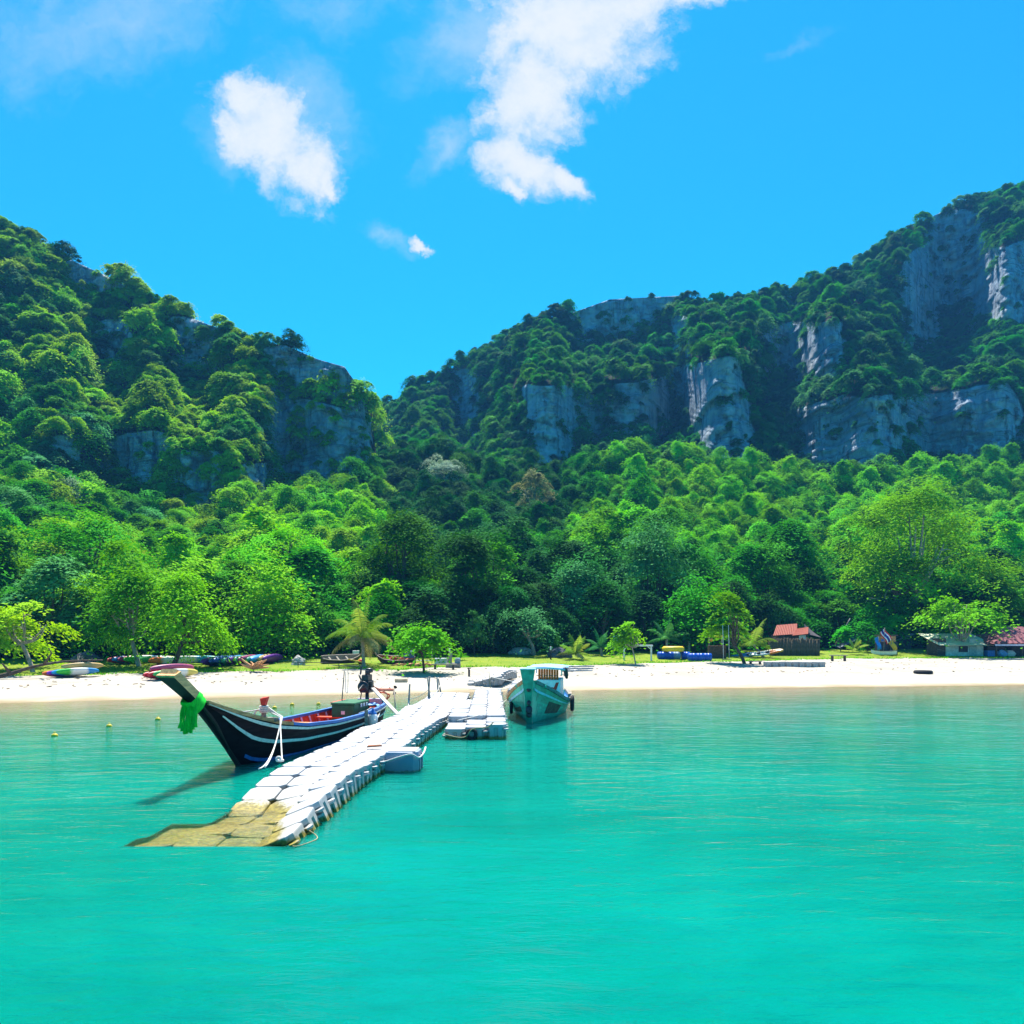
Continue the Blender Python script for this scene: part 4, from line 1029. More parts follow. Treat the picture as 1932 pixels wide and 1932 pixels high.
tag(tb.sheet([[L2W((1.0+p[0], .12+p[1], .42+p[2]*.8)) for p in r_] for r_ in rows], th=.02, smooth=True).build('tarpaulin', LBLUE), 'crumpled light blue tarpaulin at the stern of the longtail boat', 'tarpaulin')
wp = Vector((-3.12, 20.05, .34)); wq = L2W((.75, .25, 1.02))
d_ = wq-wp; tag(MB().box((wp+wq)/2, (.13, .035, d_.length), rot=d_.to_track_quat('Z', 'Y').to_euler(), ch=.005).build('gangplank', pmat('pale_plank', (0.62, 0.57, 0.48), .8, .2, 6, dirt=(.3, .25, .2))), 'pale wooden plank leaning from the pontoon on the longtail engine', 'plank')
sash = empty('sash', L2W((9.08, 0, 1.36)), lrz, 'bright green cloth sash tied round the prow of the longtail boat', 'sash'); sash.scale = (.95, .8, .8)
SASH = pmat('green_cloth', (0.015, 0.50, 0.04), .8, .25, 14, .1, stretch=(3, 3, .4))
mb = MB(); ringp = []
for zz, k in ((-.13, .92), (-.06, 1.06), (.0, .98), (.06, 1.08), (.12, .95)):
    w, t = .15*k, .125*k; ringp.append([(-.02+zz*.9+cx*t, cy_*w, zz-cx*.10) for cx, cy_ in ((1.05, -.9), (1.12, 0), (1.05, .9), (.3, 1.12), (-1, 1.0), (-1.1, 0), (-1, -1.0), (.3, -1.12), (1.05, -.9))])
mb.sheet(ringp, smooth=True).build('band', SASH, sash)
mb = MB()
for k in range(7):
    y0 = -.14+.046*k; L = (.50, .56, .62, .58, .60, .52, .47)[k]; w = .028; rows = []
    for i in range(9):
        q = i/8; rows.append([(.10+.04*q+.02*math.sin(q*7+k), y0*(1+.35*q)-w*(1+.7*q)*1, -.05-L*q), (.135+.03*math.sin(q*5+k*1.7)+.05*q, y0*(1+.35*q), -.05-L*q), (.10+.04*q-.02*math.sin(q*6+k), y0*(1+.35*q)+w*(1+.7*q), -.05-L*q)])
    mb.sheet(rows, th=.006, smooth=True)
mb.build('streamers', SASH, sash)
fd = empty('fender', L2W((2.45, .87, .0)), lrz, 'white boat fender with a blue cap hanging between longtail boat and pontoon', 'fender')
MB().lathe([(.02, .06), (.09, .09), (.125, .16), (.125, .40), (.10, .47)], 16).build('body', WHITE_P, fd); MB().lathe([(.105, .466), (.095, .50), (.05, .545), (.03, .58), (.03, .62)], 14).build('end_cap', BLUE_P, fd)
rope('short white rope holding the fender on the longtail boat', [L2W((2.45, .87, .62)), L2W((2.45, .80, .62)), L2W((2.5, .72, .56)), L2W((2.9, .66, .54))], .014)
a_, b_ = L2W((2.85, .84, .02)), L2W((2.75, .80, .60)); tag(MB().box((a_+b_)/2, (.09, .03, (b_-a_).length), rot=(b_-a_).to_track_quat('Z', 'Y').to_euler()).build('board', WOOD_GREY), 'short grey board leaning on the longtail hull beside the fender', 'board')
pole_b = L2W((1.75, -.30, .5)); tp = pole_b+Vector((.09, .05, 1.05))
tag(MB().tube([pole_b-Vector((0, 0, .2)), tp], .016, 6).build('pole', WOOD_GREY), 'thin upright pole standing in the stern of the longtail boat', 'pole')
rope('thin grey rope loop hanging from the upright pole on the longtail boat', lerp_pts([tp, tp+Vector((.05, 0, .03)), tp+Vector((.10, 0, -.05)), tp+Vector((.09, 0, -.55)), tp+Vector((.06, 0, -.60)), tp+Vector((.03, 0, -.5)), tp+Vector((.04, 0, -.02))], 5), .009)
bt_ = L2W((7.15, .30, p.z+.36))
coil = MB()
for k in range(4): coil.torus(.07+.01*(k % 2), .016, 14, 6, Matrix.Translation(L2W((7.15, .30, p.z+.20+.035*k))))
coil.torus(.1, .018, 14, 6, Matrix.Translation(L2W((7.15, .20, p.z+.14))) @ Matrix.Rotation(1.3, 4, 'X'))
tag(coil.build('rope_coil', ROPE), 'white rope wound round the red topped bitt on the longtail bow', 'rope')
for k, (ex, ey, ez, dr, dx) in enumerate(((-4.07, 12.05, .34, .16, 0), (-4.14, 11.95, .33, .24, -.04), (-3.93, 12.5, .36, .06, .06))):
    a0 = L2W((7.15, .40, p.z+.28-.03*k)); rope(('white mooring line from the longtail bow, the middle one of three', 'white mooring line from the longtail bow, hanging lowest of three', 'white mooring line from the longtail bow, the tautest of three')[k], [a0]+sag(L2W((7.12+dx, .66, .90)), (ex, ey, ez), dr, 12), .013)
tag(MB().torus(.05, .02, 10, 6, Matrix.Translation((-3.95, 12.45, .38))).torus(.035, .02, 10, 6, Matrix.Translation((-3.97, 12.43, .41)) @ Matrix.Rotation(1.2, 4, 'X')).build('knot', ROPE), 'knot of white mooring line on the edge of the long pontoon', 'knot')
rope('white stern line from the longtail boat to the long pontoon', sag(L2W((.7, .5, .5)), (-3.5, 18.5, .38), .12), .013)
rope('white line from the bitt along the far rail of the longtail boat', sag(L2W((7.1, .2, p.z+.25)), L2W((7.9, -.3, 1.12)), .06), .012)

# ropes, litter and posts round the long pontoon
rope('pale rope lashed along the blue-grey side float', lerp_pts([(-2.44, 13.2, .28), (-2.34, 13.38, .20), (-2.1, 13.40, .27), (-1.85, 13.41, .33), (-1.72, 13.45, .26), (-1.66, 13.7, .30), (-1.66, 14.05, .36)], 5), .018)
kn = MB()
for k in range(5): kn.torus(.045, .014, 10, 5, Matrix.Translation((-2.46+.03*(k % 3), 13.05+.03*k, .22-.03*k)) @ Euler((k*.9, k*.6, 0)).to_matrix().to_4x4())
tag(kn.build('knot', ROPE_TAN), 'bundle of tan rope knots beside the blue-grey side float', 'knot')
rope('loose frayed tan rope trailing in the water off the near end of the pontoon', lerp_pts([(-2.66, 9.0, .06), (-2.62, 8.75, .01), (-2.58, 8.66, .008), (-2.50, 8.72, .01), (-2.40, 8.95, .008), (-2.44, 9.12, .01), (-2.55, 9.2, .05)], 5), .006, ROPE_TAN)
tag(MB().add([(-.15, -.05, 0), (.16, -.06, .01), (.13, .06, .01), (-.12, .07, 0), (-.13, -.04, .035), (.14, -.05, .04), (.12, .05, .04), (-.10, .05, .035)], [(3, 2, 1, 0), (4, 5, 6, 7), (0, 1, 5, 4), (1, 2, 6, 5), (2, 3, 7, 6), (3, 0, 4, 7)], 0, False, Matrix.Translation((-2.68, 14.2, .345)) @ Matrix.Rotation(.3, 4, 'Z')).build('wood_scrap', pmat('rust_scrap', (0.38, 0.14, 0.07), .8)), 'rust coloured scrap of wood lying on the long pontoon', 'scrap')
POST = pmat('post_grey', (0.30, 0.28, 0.24), .85, .3, 8, .1, dirt=(.1, .09, .07))
for k, (x, yy, h, lx, lab) in enumerate(((-3.35, 23.6, .95, .05, 'leaning mooring post in the water beside the pontoon, nearest the longtail stern'), (-3.02, 26.3, 1.05, .06, 'mooring post beside the pontoon, left one of the leaning pair'), (-2.92, 26.2, 1.0, -.10, 'mooring post beside the pontoon, right one of the leaning pair'),
                                         (-2.83, 28.2, .9, -.06, 'pale thin mooring post near the far end of the pontoon'), (-2.72, 28.4, .85, -.14, 'grey mooring post leaning at the far end of the pontoon'))):
    tag(MB().tube([(x-lx, yy, -1.2), (x, yy, 0), (x+lx, yy, h)], [.04, .036, .03], 7).build('mooring_post', POST), lab, 'post', 'mooring posts along the pontoon')
rope('slack white rope from the leaning mooring post to the pontoon', sag((-3.33, 23.6, .45), (-3.2, 22.4, .36), .12), .014)
rope('slack white rope hung between the mooring posts behind the pontoon', sag((-3.9, 26.9, .2), (-2.98, 26.3, .6), .12), .012)
rope('slack white rope looped between the far mooring posts', sag((-2.95, 26.3, .5), (-2.78, 28.2, .6), .2), .012)
a_, b_ = Vector((-3.28, 20.6, .36)), Vector((-3.42, 21.2, .98)); tag(MB().tube([a_, b_], .018, 6).build('boat_hook', WOOD_GREY), 'thin stick leaning from the pontoon on the longtail stern', 'stick')

# ropes on the shorter pontoon
rope('tan rope looped along the blue front of the shorter pontoon', lerp_pts([(-1.62, 17.66, .12), (-1.3, 17.64, .05), (-1.1, 17.63, .08), (-.95, 17.62, .26), (-.6, 17.64, .30), (-.45, 17.66, .42)], 5), .016, ROPE_TAN)
rope('pale rope running across the deck of the shorter pontoon', lerp_pts([(-1.35, 18.0, .42), (-.8, 19.2, .44), (-.45, 20.4, .44), (-.3, 22.0, .47), (-.02, 22.9, .6)], 6), .010)
tag(MB().torus(.11, .04, 16, 8, Matrix.Translation((-.98, 17.68, .12)) @ Matrix.Rotation(1.5, 4, 'X')).build('tyre', pmat('rubber', (0.014, 0.014, 0.015), .8, .3)), 'small black tyre on the front of the shorter pontoon', 'tyre')
RUB = MATS['rubber']

# --- green boat
GB = Vector((1.42, 27.4, 0)); gh = Vector((.48-1.42, 20.75-27.4, 0)).normalized(); grz = math.atan2(gh.y, gh.x)
gb = empty('green_boat', GB, grz, 'green wooden boat seen bow on beside the shorter pontoon, with small white cabin', 'boat')
GM = Matrix.Translation(GB) @ Matrix.Rotation(grz, 4, 'Z')
def G2W(v): return GM @ Vector(v)
SEA = pmat('sea_green_paint', (0.015, 0.46, 0.30), .5, .25, 4, .3, dirt=(0.03, 0.36, 0.26), dirt_amt=.5, stretch=(1, 1, .5))
SEA_D = pmat('sea_green_dark', (0.010, 0.34, 0.22), .5, .25, 6, .3, dirt=(0.01, 0.05, 0.04))
CYAN_P = pmat('cyan_paint', (0.25, 0.62, 0.72), .5, .15, 8)
stG = [(0, .62, .50, .5, .02, -.2), (1.5, .86, .44, .7, -.02, -.3), (3.2, .97, .42, .78, -.02, -.35), (4.2, .96, .46, .70, 0, -.35), (5.0, .86, .60, .50, .02, -.3), (5.7, .64, .83, .28, .02, -.25), (6.2, .40, 1.02, .12, .03, -.15), (6.55, .20, 1.15, .06, .06, 0), (6.75, .10, 1.22, .05, .35, .3)]
hb, SG = hull_mb(stG, floor=.2); hb.build('hull', [SEA, LBLUE], gb)
for sg, wm in ((1, WOOD_GREY), (-1, WOOD)):  # rails: lit side warm, shaded side grey, light put into the colour
    cap(SG, .1, 6.6, sg, .13, .10, out=.045).build('rail', wm, gb)
    strake(SG, .1, 6.65, .17, .235, sg, .02, .018).build('stripe', CYAN_P, gb)
    strake(SG, .1, 6.6, .03, .16, sg, .008, .006).build('plank', SEA_D if sg > 0 else SEA, gb)  # top plank darker on the shaded side, shade put into the paint
SEA_P = [pmat('sea_green_plank_%d' % k, c, .55, .3, 5, .25, dirt=(0.02, 0.20, 0.14), dirt_amt=.6, stretch=(.3, 2, 2)) for k, c in enumerate(((0.016, 0.47, 0.31), (0.012, 0.39, 0.25), (0.020, 0.52, 0.35)))]
for sg in (1, -1):
    for k, (qa, qb) in enumerate(((.25, .45), (.455, .66), (.665, .87))): strake(SG, .15, 6.45-.12*k, qa, qb, sg, .0045, .004).build('plank', SEA_P[(k+(sg > 0)) % 3], gb)
strake(SG, 4.75, 5.75, .34, .78, 1, .007, .006).build('patch', pmat('dark_patch', (0.05, 0.075, 0.05), .8, .5, 6, dirt=(0.12, .1, .06)), gb)
strake(SG, 5.15, 5.95, .55, .72, -1, .009, .008).build('patch', pmat('brown_patch', (0.16, 0.10, 0.045), .8, .5, 8, dirt=(0.05, .04, .03)), gb)
stem_post([(6.38, -.2, .13, .2), (6.62, .0, .15, .2), (6.78, .4, .17, .2), (6.88, .8, .20, .2), (6.98, 1.2, .30, .22), (7.04, 1.56, .42, .24)], [SEA_D, SEA_D], gb)
MB().box((6.94, 0, 1.575), (.30, .45, .03), ch=.006).build('stem_cap', CYAN_P, gb)
for zz, rr in ((1.02, .075), (.62, .06), (.42, .10), (.30, .085)): MB().lathe([(rr*.6, -.015), (rr, 0), (rr*.6, .015)], 10, 0, Matrix.Translation((6.90+.1*(zz-.8), .02, zz)) @ Matrix.Rotation(math.pi/2-.25, 4, 'Y') @ Matrix.Scale(1.3, 4, (1, 0, 0))).build('stem_fitting', STEEL, gb)

MB().box((6.2, 0, 1.04), (.12, .9, .08), ch=.01).build('cross_beam', SEA, gb)
fdk = MB(); fdk.sheet([[(x, s*on_hull(SG, x, 0, 1, -.05).y, on_hull(SG, x, 0, 1).z-.03) for s in (-1, 0, 1)] for x in (4.3, 5.0, 5.6, 6.1, 6.5)], th=.03); fdk.build('foredeck', SEA, gb)
cab = MB(); cab.box((2.6, .24, .66), (1.5, .80, .80), ch=.02).build('cabin', pmat('cabin_white', (0.72, 0.71, 0.70), .5, .1, 6, dirt=(.5, .45, .4)), gb)
cabo = [c for c in gb.children if c.name.startswith('cabin')][0]
RM = pmat('red_mark', (0.55, 0.03, 0.02), .5, .05)
MB().add([(3.362, .28, .78), (3.362, .38, .72), (3.362, .50, .70), (3.362, .60, .98), (3.362, .50, .97), (3.362, .43, .80), (3.362, .36, .82)], [(0, 1, 2, 3, 4, 5, 6)]).build('emblem', RM, cabo)
for (x, yy) in ((3.3, .68), (3.3, -.30), (1.9, .68), (1.9, -.30)): MB().tube([(x, yy, 1.2), (x, yy, 1.41)], .022, 6).build('canopy_post', WHITE_P, gb)
can = MB(); rows = [[(x, yy, 1.42+.05*math.cos((yy-.1)*2.2)+.02*math.sin(x*5)) for yy in np.linspace(-.50, .82, 7)] for x in np.linspace(1.5, 3.7, 6)]
can.sheet(rows, th=.025, smooth=True).build('canopy', pmat('blue_canvas', (0.22, 0.45, 0.70), .8, .2, 6), gb)
MB().tube([(3.7, yy, 1.40+.05*math.cos((yy-.1)*2.2)) for yy in np.linspace(-.50, .82, 7)], .022, 5).build('canopy_hem', WHITE_P, gb)
LV_ = pmat('life_orange', (0.90, 0.12, 0.015), .8, .25, 10)
for k in range(4):
    v_ = empty('life_vest', G2W((3.22, -.02+.17*k, 1.07)), grz, ('orange life vest hanging under the canopy, nearest the green stem', 'orange life vest hanging under the canopy, second from the stem', 'orange life vest hanging under the canopy, third from the stem', 'orange life vest hanging at the outer edge of the canopy')[k], 'life vest', 'life vests hung under the canopy of the green boat')
    MB().box((0, -.042, .15), (.07, .074, .38), ch=.02).box((0, .042, .15), (.07, .074, .38), ch=.02).build('panel', LV_, v_); MB().box((.037, 0, .12), (.008, .15, .022)).build('strap', STEEL, v_)
tag(MB().tube(lerp_pts([G2W((3.5, .76, 1.42)), G2W((3.52, .82, 1.4)), G2W((3.45, .84, 1.25)), G2W((3.4, .86, 1.1))], 4), [.06, .08]+[.075]*8+[.05, .05, .02], 7).build('rolled_sheet', STEEL), 'dark rolled sheet hanging from the corner of the green boat canopy', 'cloth')
tag(MB().torus(.20, .06, 22, 10, Matrix.Translation(G2W((4.0, 1.07, .36))) @ Matrix.Rotation(grz, 4, 'Z') @ Matrix.Rotation(math.pi/2, 4, 'X')).build('tyre', RUB), 'black tyre hanging on the outer side of the green boat', 'tyre')
tag(MB().torus(.14, .05, 18, 8, Matrix.Translation((-.02, 22.4, .30)) @ Matrix.Rotation(math.pi/2, 4, 'Y')).build('tyre', RUB), 'black tyre squeezed between shorter pontoon and green boat', 'tyre')
rope('thin mooring line from the green boat bow down to the pontoon', sag(G2W((6.5, -.2, 1.2)), (-.15, 22.6, .45), .05), .010)
rope('long mooring line across the far end of the pontoon', sag((-1.6, 27.0, .55), (-.1, 26.4, .6), .05), .012)
bl = MB(); bl.box((-.10, 24.3, .50), (.18, .14, .14), ch=.03); bl.box((.02, 23.8, .46), (.22, .12, .1), ch=.03)
tag(bl.build('rubber_block', RUB), 'black rubber blocks on the pontoon beside the green boat', 'fender')

# ------------------------------------------------------------------ haze
def haze():
    m = bpy.data.materials.new('haze'); m.use_nodes = True; g = NT(m.node_tree)
    v = g.n('ShaderNodeVolumePrincipled', {'Color': HAZE_COL, 'Density': HAZE_D, 'Anisotropy': 0.0})
    out = g.n('ShaderNodeOutputMaterial'); g.t.links.new(v.outputs[0], out.inputs['Volume'])
    o = MB().box((0, 115, 115), (1100, 420, 240)).build('haze', m); tag(o, 'thin blue haze over the bay', kind='stuff')
HAZE_COL, HAZE_D = (0.10, 0.45, 1.0), 0.0004
haze()

# ------------------------------------------------------------------ trees that stand out along the beach and the lawn
U = 1.88672*F_PX
def beach_tree(name, label, box, base=None, Y=None, style='round', mat='mid', n=5000, leaf=.2, base_r=.12, k=8, seed=0, bark=None, fork=None, depth=None, group=None, **kw):
    """box = x0, x1, top, bottom of the crown as measured in the photograph; the tree itself is built in metres where it stands"""
    x0, x1, yt, yb = box
    if base is not None:
        g_ = G(*base)
        if Y is not None: g_ = Vector(((base[0]/1.88672-512)/F_PX*Y, Y, gz((base[0]/1.88672-512)/F_PX*Y, Y)))
    else:
        X = (((x0+x1)/2)/1.88672-512)/F_PX*Y; g_ = Vector((X, Y, gz(X, Y)))
    Yd = g_.y; w = (x1-x0)/U*Yd; cx = W((x0+x1)/2, yt, Yd).x-g_.x
    w *= .86; zhi = W(0, yt, Yd).z-g_.z-.2; zlo = max(.5, W(0, yb, Yd).z-g_.z); zlo = min(zlo+.05*(zhi-zlo), zhi-.3)
    d = depth or w*.9
    if style == 'layer': lobes = layered_lobes(seed, w, d, zlo, zhi, max(3, min(6, int((zhi-zlo)/.55))), 4)
    elif style == 'open': lobes = spread_lobes(seed, w, d, zlo, zhi, k, .36)
    else: lobes = spread_lobes(seed, w, d, zlo, zhi, k, .46)
    lobes = [(l[0]+cx, *l[1:]) for l in lobes]
    fk = fork or max(.4, zlo+.15*(zhi-zlo))
    o = dict(clump=.13*math.sqrt(w*(zhi-zlo))/1.3+.1, up=1.0, flat=.3, width=.6, per=150, fill=.4); o.update(kw)
    return tree(name, label, g_, lobes, n, leaf, LEAF[mat], base_r, fk, (cx*.75, 0), seed, bark, **({'group': group} if group else {}), **o)

beach_tree('shade_tree', 'yellowing bushy tree at the left edge of the beach', (-70, 136, 1125, 1232), (62, 1250), 38, 'round', 'yellow', 4800, .22, .13, 9, 11, BARK_PALE)
beach_tree('shade_tree', 'bright yellow-green tree rising behind the yellowing one at the left edge', (-90, 95, 985, 1150), None, 51, 'round', 'bright', 6500, .22, .2, 9, 12)
beach_tree('shade_tree', 'large deep green rounded tree behind the left beach trees', (28, 290, 962, 1160), None, 57, 'round', 'mid', 9000, .27, .3, 14, 13, flat=.25, up=1.1)
beach_tree('beach_hibiscus', 'round light green tree with a forked trunk, left one of the pair over the kayaks', (175, 312, 1062, 1238), (262, 1258), None, 'round', 'bright', 6500, .21, .16, 12, 14, BARK_PALE, group='pair of round light green trees', up=.5, flat=.5)
beach_tree('beach_hibiscus', 'round light green tree with a slanting trunk, right one of the pair over the kayaks', (282, 420, 1076, 1240), (326, 1262), None, 'round', 'bright', 7000, .21, .17, 12, 15, BARK, group='pair of round light green trees', up=.5, flat=.5)
beach_tree('almond_tree', 'spreading sea-almond tree with tiered fresh green leaves behind the dark kayaks', (402, 605, 1035, 1222), (498, 1240), 50, 'layer', 'bright', 12000, .24, .24, 8, 16, per=40)
beach_tree('shade_tree', 'yellow-green crown rising behind the tiered sea-almond tree', (395, 668, 992, 1105), None, 62, 'round', 'vine', 9000, .24, .25, 10, 17)
beach_tree('rain_tree', 'tall feathery bright green tree behind the coconut palm', (655, 858, 950, 1200), None, 63, 'round', 'mid', 11000, .28, .36, 18, 18, flat=.28, up=1.1)
beach_tree('rain_tree', 'lower feathery green tree between the palm and the tiered almond by the wreck', (755, 852, 1065, 1200), None, 59, 'round', 'vine', 7000, .18, .2, 9, 19, flat=.3)
beach_tree('rain_tree', 'tall dark green tree behind the sea-almond by the wreck', (838, 1010, 978, 1195), None, 66, 'round', 'dark', 9000, .29, .32, 15, 20, flat=.3)
beach_tree('young_tree', 'small blue-green bushy tree alone in front of the dark wood', (862, 928, 1142, 1228), None, 55.5, 'round', 'grey', 4200, .17, .08, 9, 21, up=.4)
beach_tree('fig_tree', 'broad grey-green tree with several thin trunks behind the green boat', (932, 1050, 1136, 1215), (1008, 1238), 56, 'open', 'grey', 6000, .2, .16, 10, 22, BARK_PALE, 1.5)
beach_tree('shade_tree', 'tall grey-green tree with hanging leaves behind the broad tree by the green boat', (1030, 1168, 1030, 1210), None, 65, 'open', 'grey', 11000, .24, .24, 14, 23, droop=.6)
beach_tree('shade_tree', 'tall dark grey-green tree behind the slim pale sapling', (1145, 1318, 978, 1205), None, 69, 'open', 'grey', 14000, .25, .28, 16, 24, droop=.5)
beach_tree('sapling', 'slim pale yellow-green sapling alone on the sand by the white frame', (1152, 1228, 1158, 1230), (1199, 1254), None, 'open', 'bright', 2200, .22, .055, 9, 25, BARK_PALE, 1.2, clump=.28)
beach_tree('almond_tree', 'large leaning sea-almond tree with tiered leaves over the blue floats', (1222, 1412, 1082, 1215), (1392, 1236), 62, 'layer', 'mid', 10000, .27, .2, 8, 26, BARK_PALE, 2.4, per=40)
beach_tree('almond_tree', 'pointed pale green tree on the sand near the grey float row', (1330, 1428, 1104, 1222), (1404, 1252), None, 'open', 'vine', 5000, .24, .14, 12, 27, BARK, 1.3)
beach_tree('rain_tree', 'dense rounded green tree behind the pointed pale one', (1372, 1524, 1012, 1200), None, 76, 'round', 'mid', 8500, .29, .3, 13, 28, flat=.28)
big = beach_tree('rain_tree', 'huge light green tree with a bare dead limb, behind the flags', (1585, 1885, 912, 1165), (1712, 1230), 72, 'round', 'bright', 24000, .3, .42, 22, 29, BARK_PALE, 5.2, flat=.3, up=1.0)
dead = [W(1704, 1165, 72)-big.location, W(1700, 1140, 71.6)-big.location, W(1668, 1133, 71.2)-big.location, W(1640, 1128, 71)-big.location]
dl = MB().tube(lerp_pts(dead, 4), [.17, .16, .15, .14, .13, .12, .11, .1, .09, .08, .06, .05, .03], 7)
dl.tube([dead[2], W(1672, 1118, 71)-big.location, W(1680, 1108, 71)-big.location], [.09, .05, .02], 6); dl.tube([dead[3], W(1632, 1138, 71)-big.location], [.05, .02], 5)
dl.build('dead_limb', BARK_PALE, big)
beach_tree('rain_tree', 'light yellow-green lower crown leaning left of the huge tree', (1625, 1750, 1015, 1140), None, 70, 'round', 'bright', 7000, .24, .2, 9, 30, flat=.3)
beach_tree('almond_tree', 'wide bright sea-almond tree with spreading tiers in front of the pale shed', (1728, 1895, 1116, 1192), (1822, 1238), None, 'open', 'bright', 3400, .27, .14, 12, 31, BARK_PALE, 1.0, per=60)
beach_tree('shade_tree', 'mid green tree over the red roofed pavilion at the right edge', (1872, 2010, 1085, 1172), None, 78, 'round', 'mid', 8000, .2, .2, 10, 32)
ta = beach_tree('almond_tree', 'small bright green sea-almond tree with a crooked trunk, shading the sand', (733, 857, 1166, 1218), (800, 1270), None, 'layer', 'bright', 4200, .22, .085, 8, 33, BARK, 1.15, per=30)
beach_tree('shrub', 'leafy shrub with yellow flower spike behind the bamboo fence', (1560, 1612, 1178, 1228), None, 66, 'open', 'mid', 1600, .2, .05, 6, 34)
beach_tree('shrub', 'leafy shrub between the fence and the flags', (1612, 1660, 1168, 1235), None, 65, 'open', 'mid', 2200, .2, .05, 7, 35)
beach_tree('shrub', 'low green shrub left of the flags', (1640, 1690, 1222, 1240), None, 63.5, 'round', 'bright', 1600, .16, .04, 6, 36)
beach_tree('shrub', 'low dark shrub beside the trunk of the coconut palm', (690, 738, 1212, 1240), None, 53, 'round', 'dark', 2200, .17, .05, 7, 37)
beach_tree('shrub', 'pale leafy shrub at the foot of the wood behind the left kayaks', (225, 320, 1195, 1232), None, 47.5, 'open', 'grey', 2200, .2, .05, 8, 38)

# trees that stand out on the slopes and the ridge
def slope_tree(name, label, p, w, h, mat, n, leaf, seed, k=9, style='round', bark=None):
    lobes = spread_lobes(seed, w*.86, w*.8, h*.3, h, k, .44) if style == 'round' else layered_lobes(seed, w, w*.8, h*.45, h, 4, 3)
    tree(name, label, p-Vector((0, 0, .3)), lobes, n, leaf, LEAF[mat], .22, h*.35, (0, 0), seed, bark or BARK, clump=.5, up=.9, flat=.35, width=.55, per=110, fill=.4)
slope_tree('flowering_tree', 'silvery white flowering tree standing out on the slope below the saddle', talus_at(842, .80), 9, 8.5, 'silver', 6000, .3, 71, bark=BARK_PALE)
slope_tree('dry_tree', 'tan dry-looking tree among the green on the slope below the middle cliffs', talus_at(1005, .72), 10, 10, 'tan', 7000, .3, 72, bark=BARK_PALE)
slope_tree('dry_tree', 'small pale tree with thin foliage near the foot of the left dark cliff', talus_at(130, .86), 6, 8, 'silver', 3000, .28, 73, 7, bark=BARK_PALE)
slope_tree('ridge_tree', 'dark flat-topped tree standing alone on the ridge of the left hill', hill_at(hl, 120, .95)[0], 6.5, 6, 'dark', 4500, .34, 74, style='layer')
slope_tree('ridge_tree', 'dark tree crowning the rock at the top of the left cliff corner', hill_at(hl, 548, .955)[0], 5.5, 5, 'dark', 4000, .32, 75, style='layer')

# palms
def palm(name, label, base, crown, R, fronds, mat='palm', lean=0.0, trunk_r=.11, seed=0, Y=None, droop=.7, dead=0, lf=1.0):
    r = random.Random(seed); g_ = G(*base) if Y is None else Vector(((base[0]/1.88672-512)/F_PX*Y, Y, gz((base[0]/1.88672-512)/F_PX*Y, Y)))
    top = W(*crown, g_.y)-g_; root = empty(name, g_, 0, label, 'palm')
    if top.z > .6:
        pts = lerp_pts([(0, 0, -.2), (0, 0, .02), (top.x*.4, 0, top.z*.45), (top.x, 0, top.z)], 6); m = len(pts)
        mb = MB(); mb.tube(pts, [trunk_r*(1.9 if i < 3 else 1.5 if i < 7 else 1.05-.25*i/m+.05*(i % 2)) for i in range(m)], 9); mb.build('trunk', BARK_PALE, root)
    for f in range(fronds):
        a = f*2.399+r.uniform(-.25, .25); el = 1.42-1.45*(f/fronds)+r.uniform(-.12, .12); L = R*r.uniform(.85, 1.1)
        p = Vector(top); d = Vector((math.cos(a)*math.cos(el), math.sin(a)*math.cos(el), math.sin(el))); rach = [p.copy()]; n = 11
        for i in range(n):
            d = (d+Vector((0, 0, -droop*.19*(i/n+.25)))).normalized(); p = p+d*L/n; rach.append(p.copy())
        mb = MB(); mb.tube(rach, [.022*lf*(1-.85*i/n)+.004 for i in range(n+1)], 4)
        per = 3
        for i in range(1, n):
            for j in range(per):
                q = i+j/per
                if q >= n: break
                c = rach[i].lerp(rach[i+1], j/per); t = (rach[i+1]-rach[i]).normalized(); side = t.cross(Vector((0, 0, 1)))
                if side.length < .05: side = Vector((math.sin(a), -math.cos(a), 0))
                side.normalize(); ll = R*.25*math.sin(math.pi*min(1, .12+q/n*.9))**.7*r.uniform(.8, 1.1)
                for s in (-1, 1):
                    dv = (side*s*.8+t*.55+Vector((0, 0, -.35-.3*r.random()))).normalized(); w = t*.02*lf
                    e = c+dv*ll; mdp = c+dv*ll*.5+Vector((0, 0, .05*ll))
                    mb.add([c-w, c+w, mdp+w*1.15, e-Vector((0, 0, .16*ll)), mdp-w*1.15], [(0, 1, 2, 3, 4)])
        fr = mb.build('frond', LEAF['tan'] if f >= fronds-dead else LEAF[mat], root)
        at = fr.data.attributes.new('tint', 'FLOAT', 'POINT'); tv = r.random(); at.data.foreach_set('value', [min(1, max(0, tv+r.uniform(-.15, .15))) for _ in range(len(fr.data.vertices))])
    return root
palm('coconut_palm', 'coconut palm with yellowing fronds between the two wrecked boats', (686, 1257), (684, 1204), 2.7, 20, seed=1, dead=5, droop=1.1)
palm('young_palm', 'small dark green palm left of the yellow one behind the green boat', (1048, 1236), (1046, 1226), 1.5, 11, 'dark', seed=2, Y=55)
palm('young_palm', 'small yellow palm on the lawn behind the green boat', (1086, 1245), (1086, 1234), 1.65, 11, seed=3, dead=2)
palm('young_palm', 'small grey-green palm in the shade right of the yellow palm', (1135, 1240), (1133, 1222), 1.6, 10, 'grey', seed=4, Y=57)
palm('young_palm', 'dark palm under the leaning sea-almond, nearer the white frame', (1258, 1236), (1258, 1206), 2.0, 10, 'grey', seed=5, Y=59)
palm('young_palm', 'dark palm under the leaning sea-almond, nearer the yellow counter', (1300, 1236), (1300, 1208), 2.0, 10, 'dark', seed=6, Y=60)
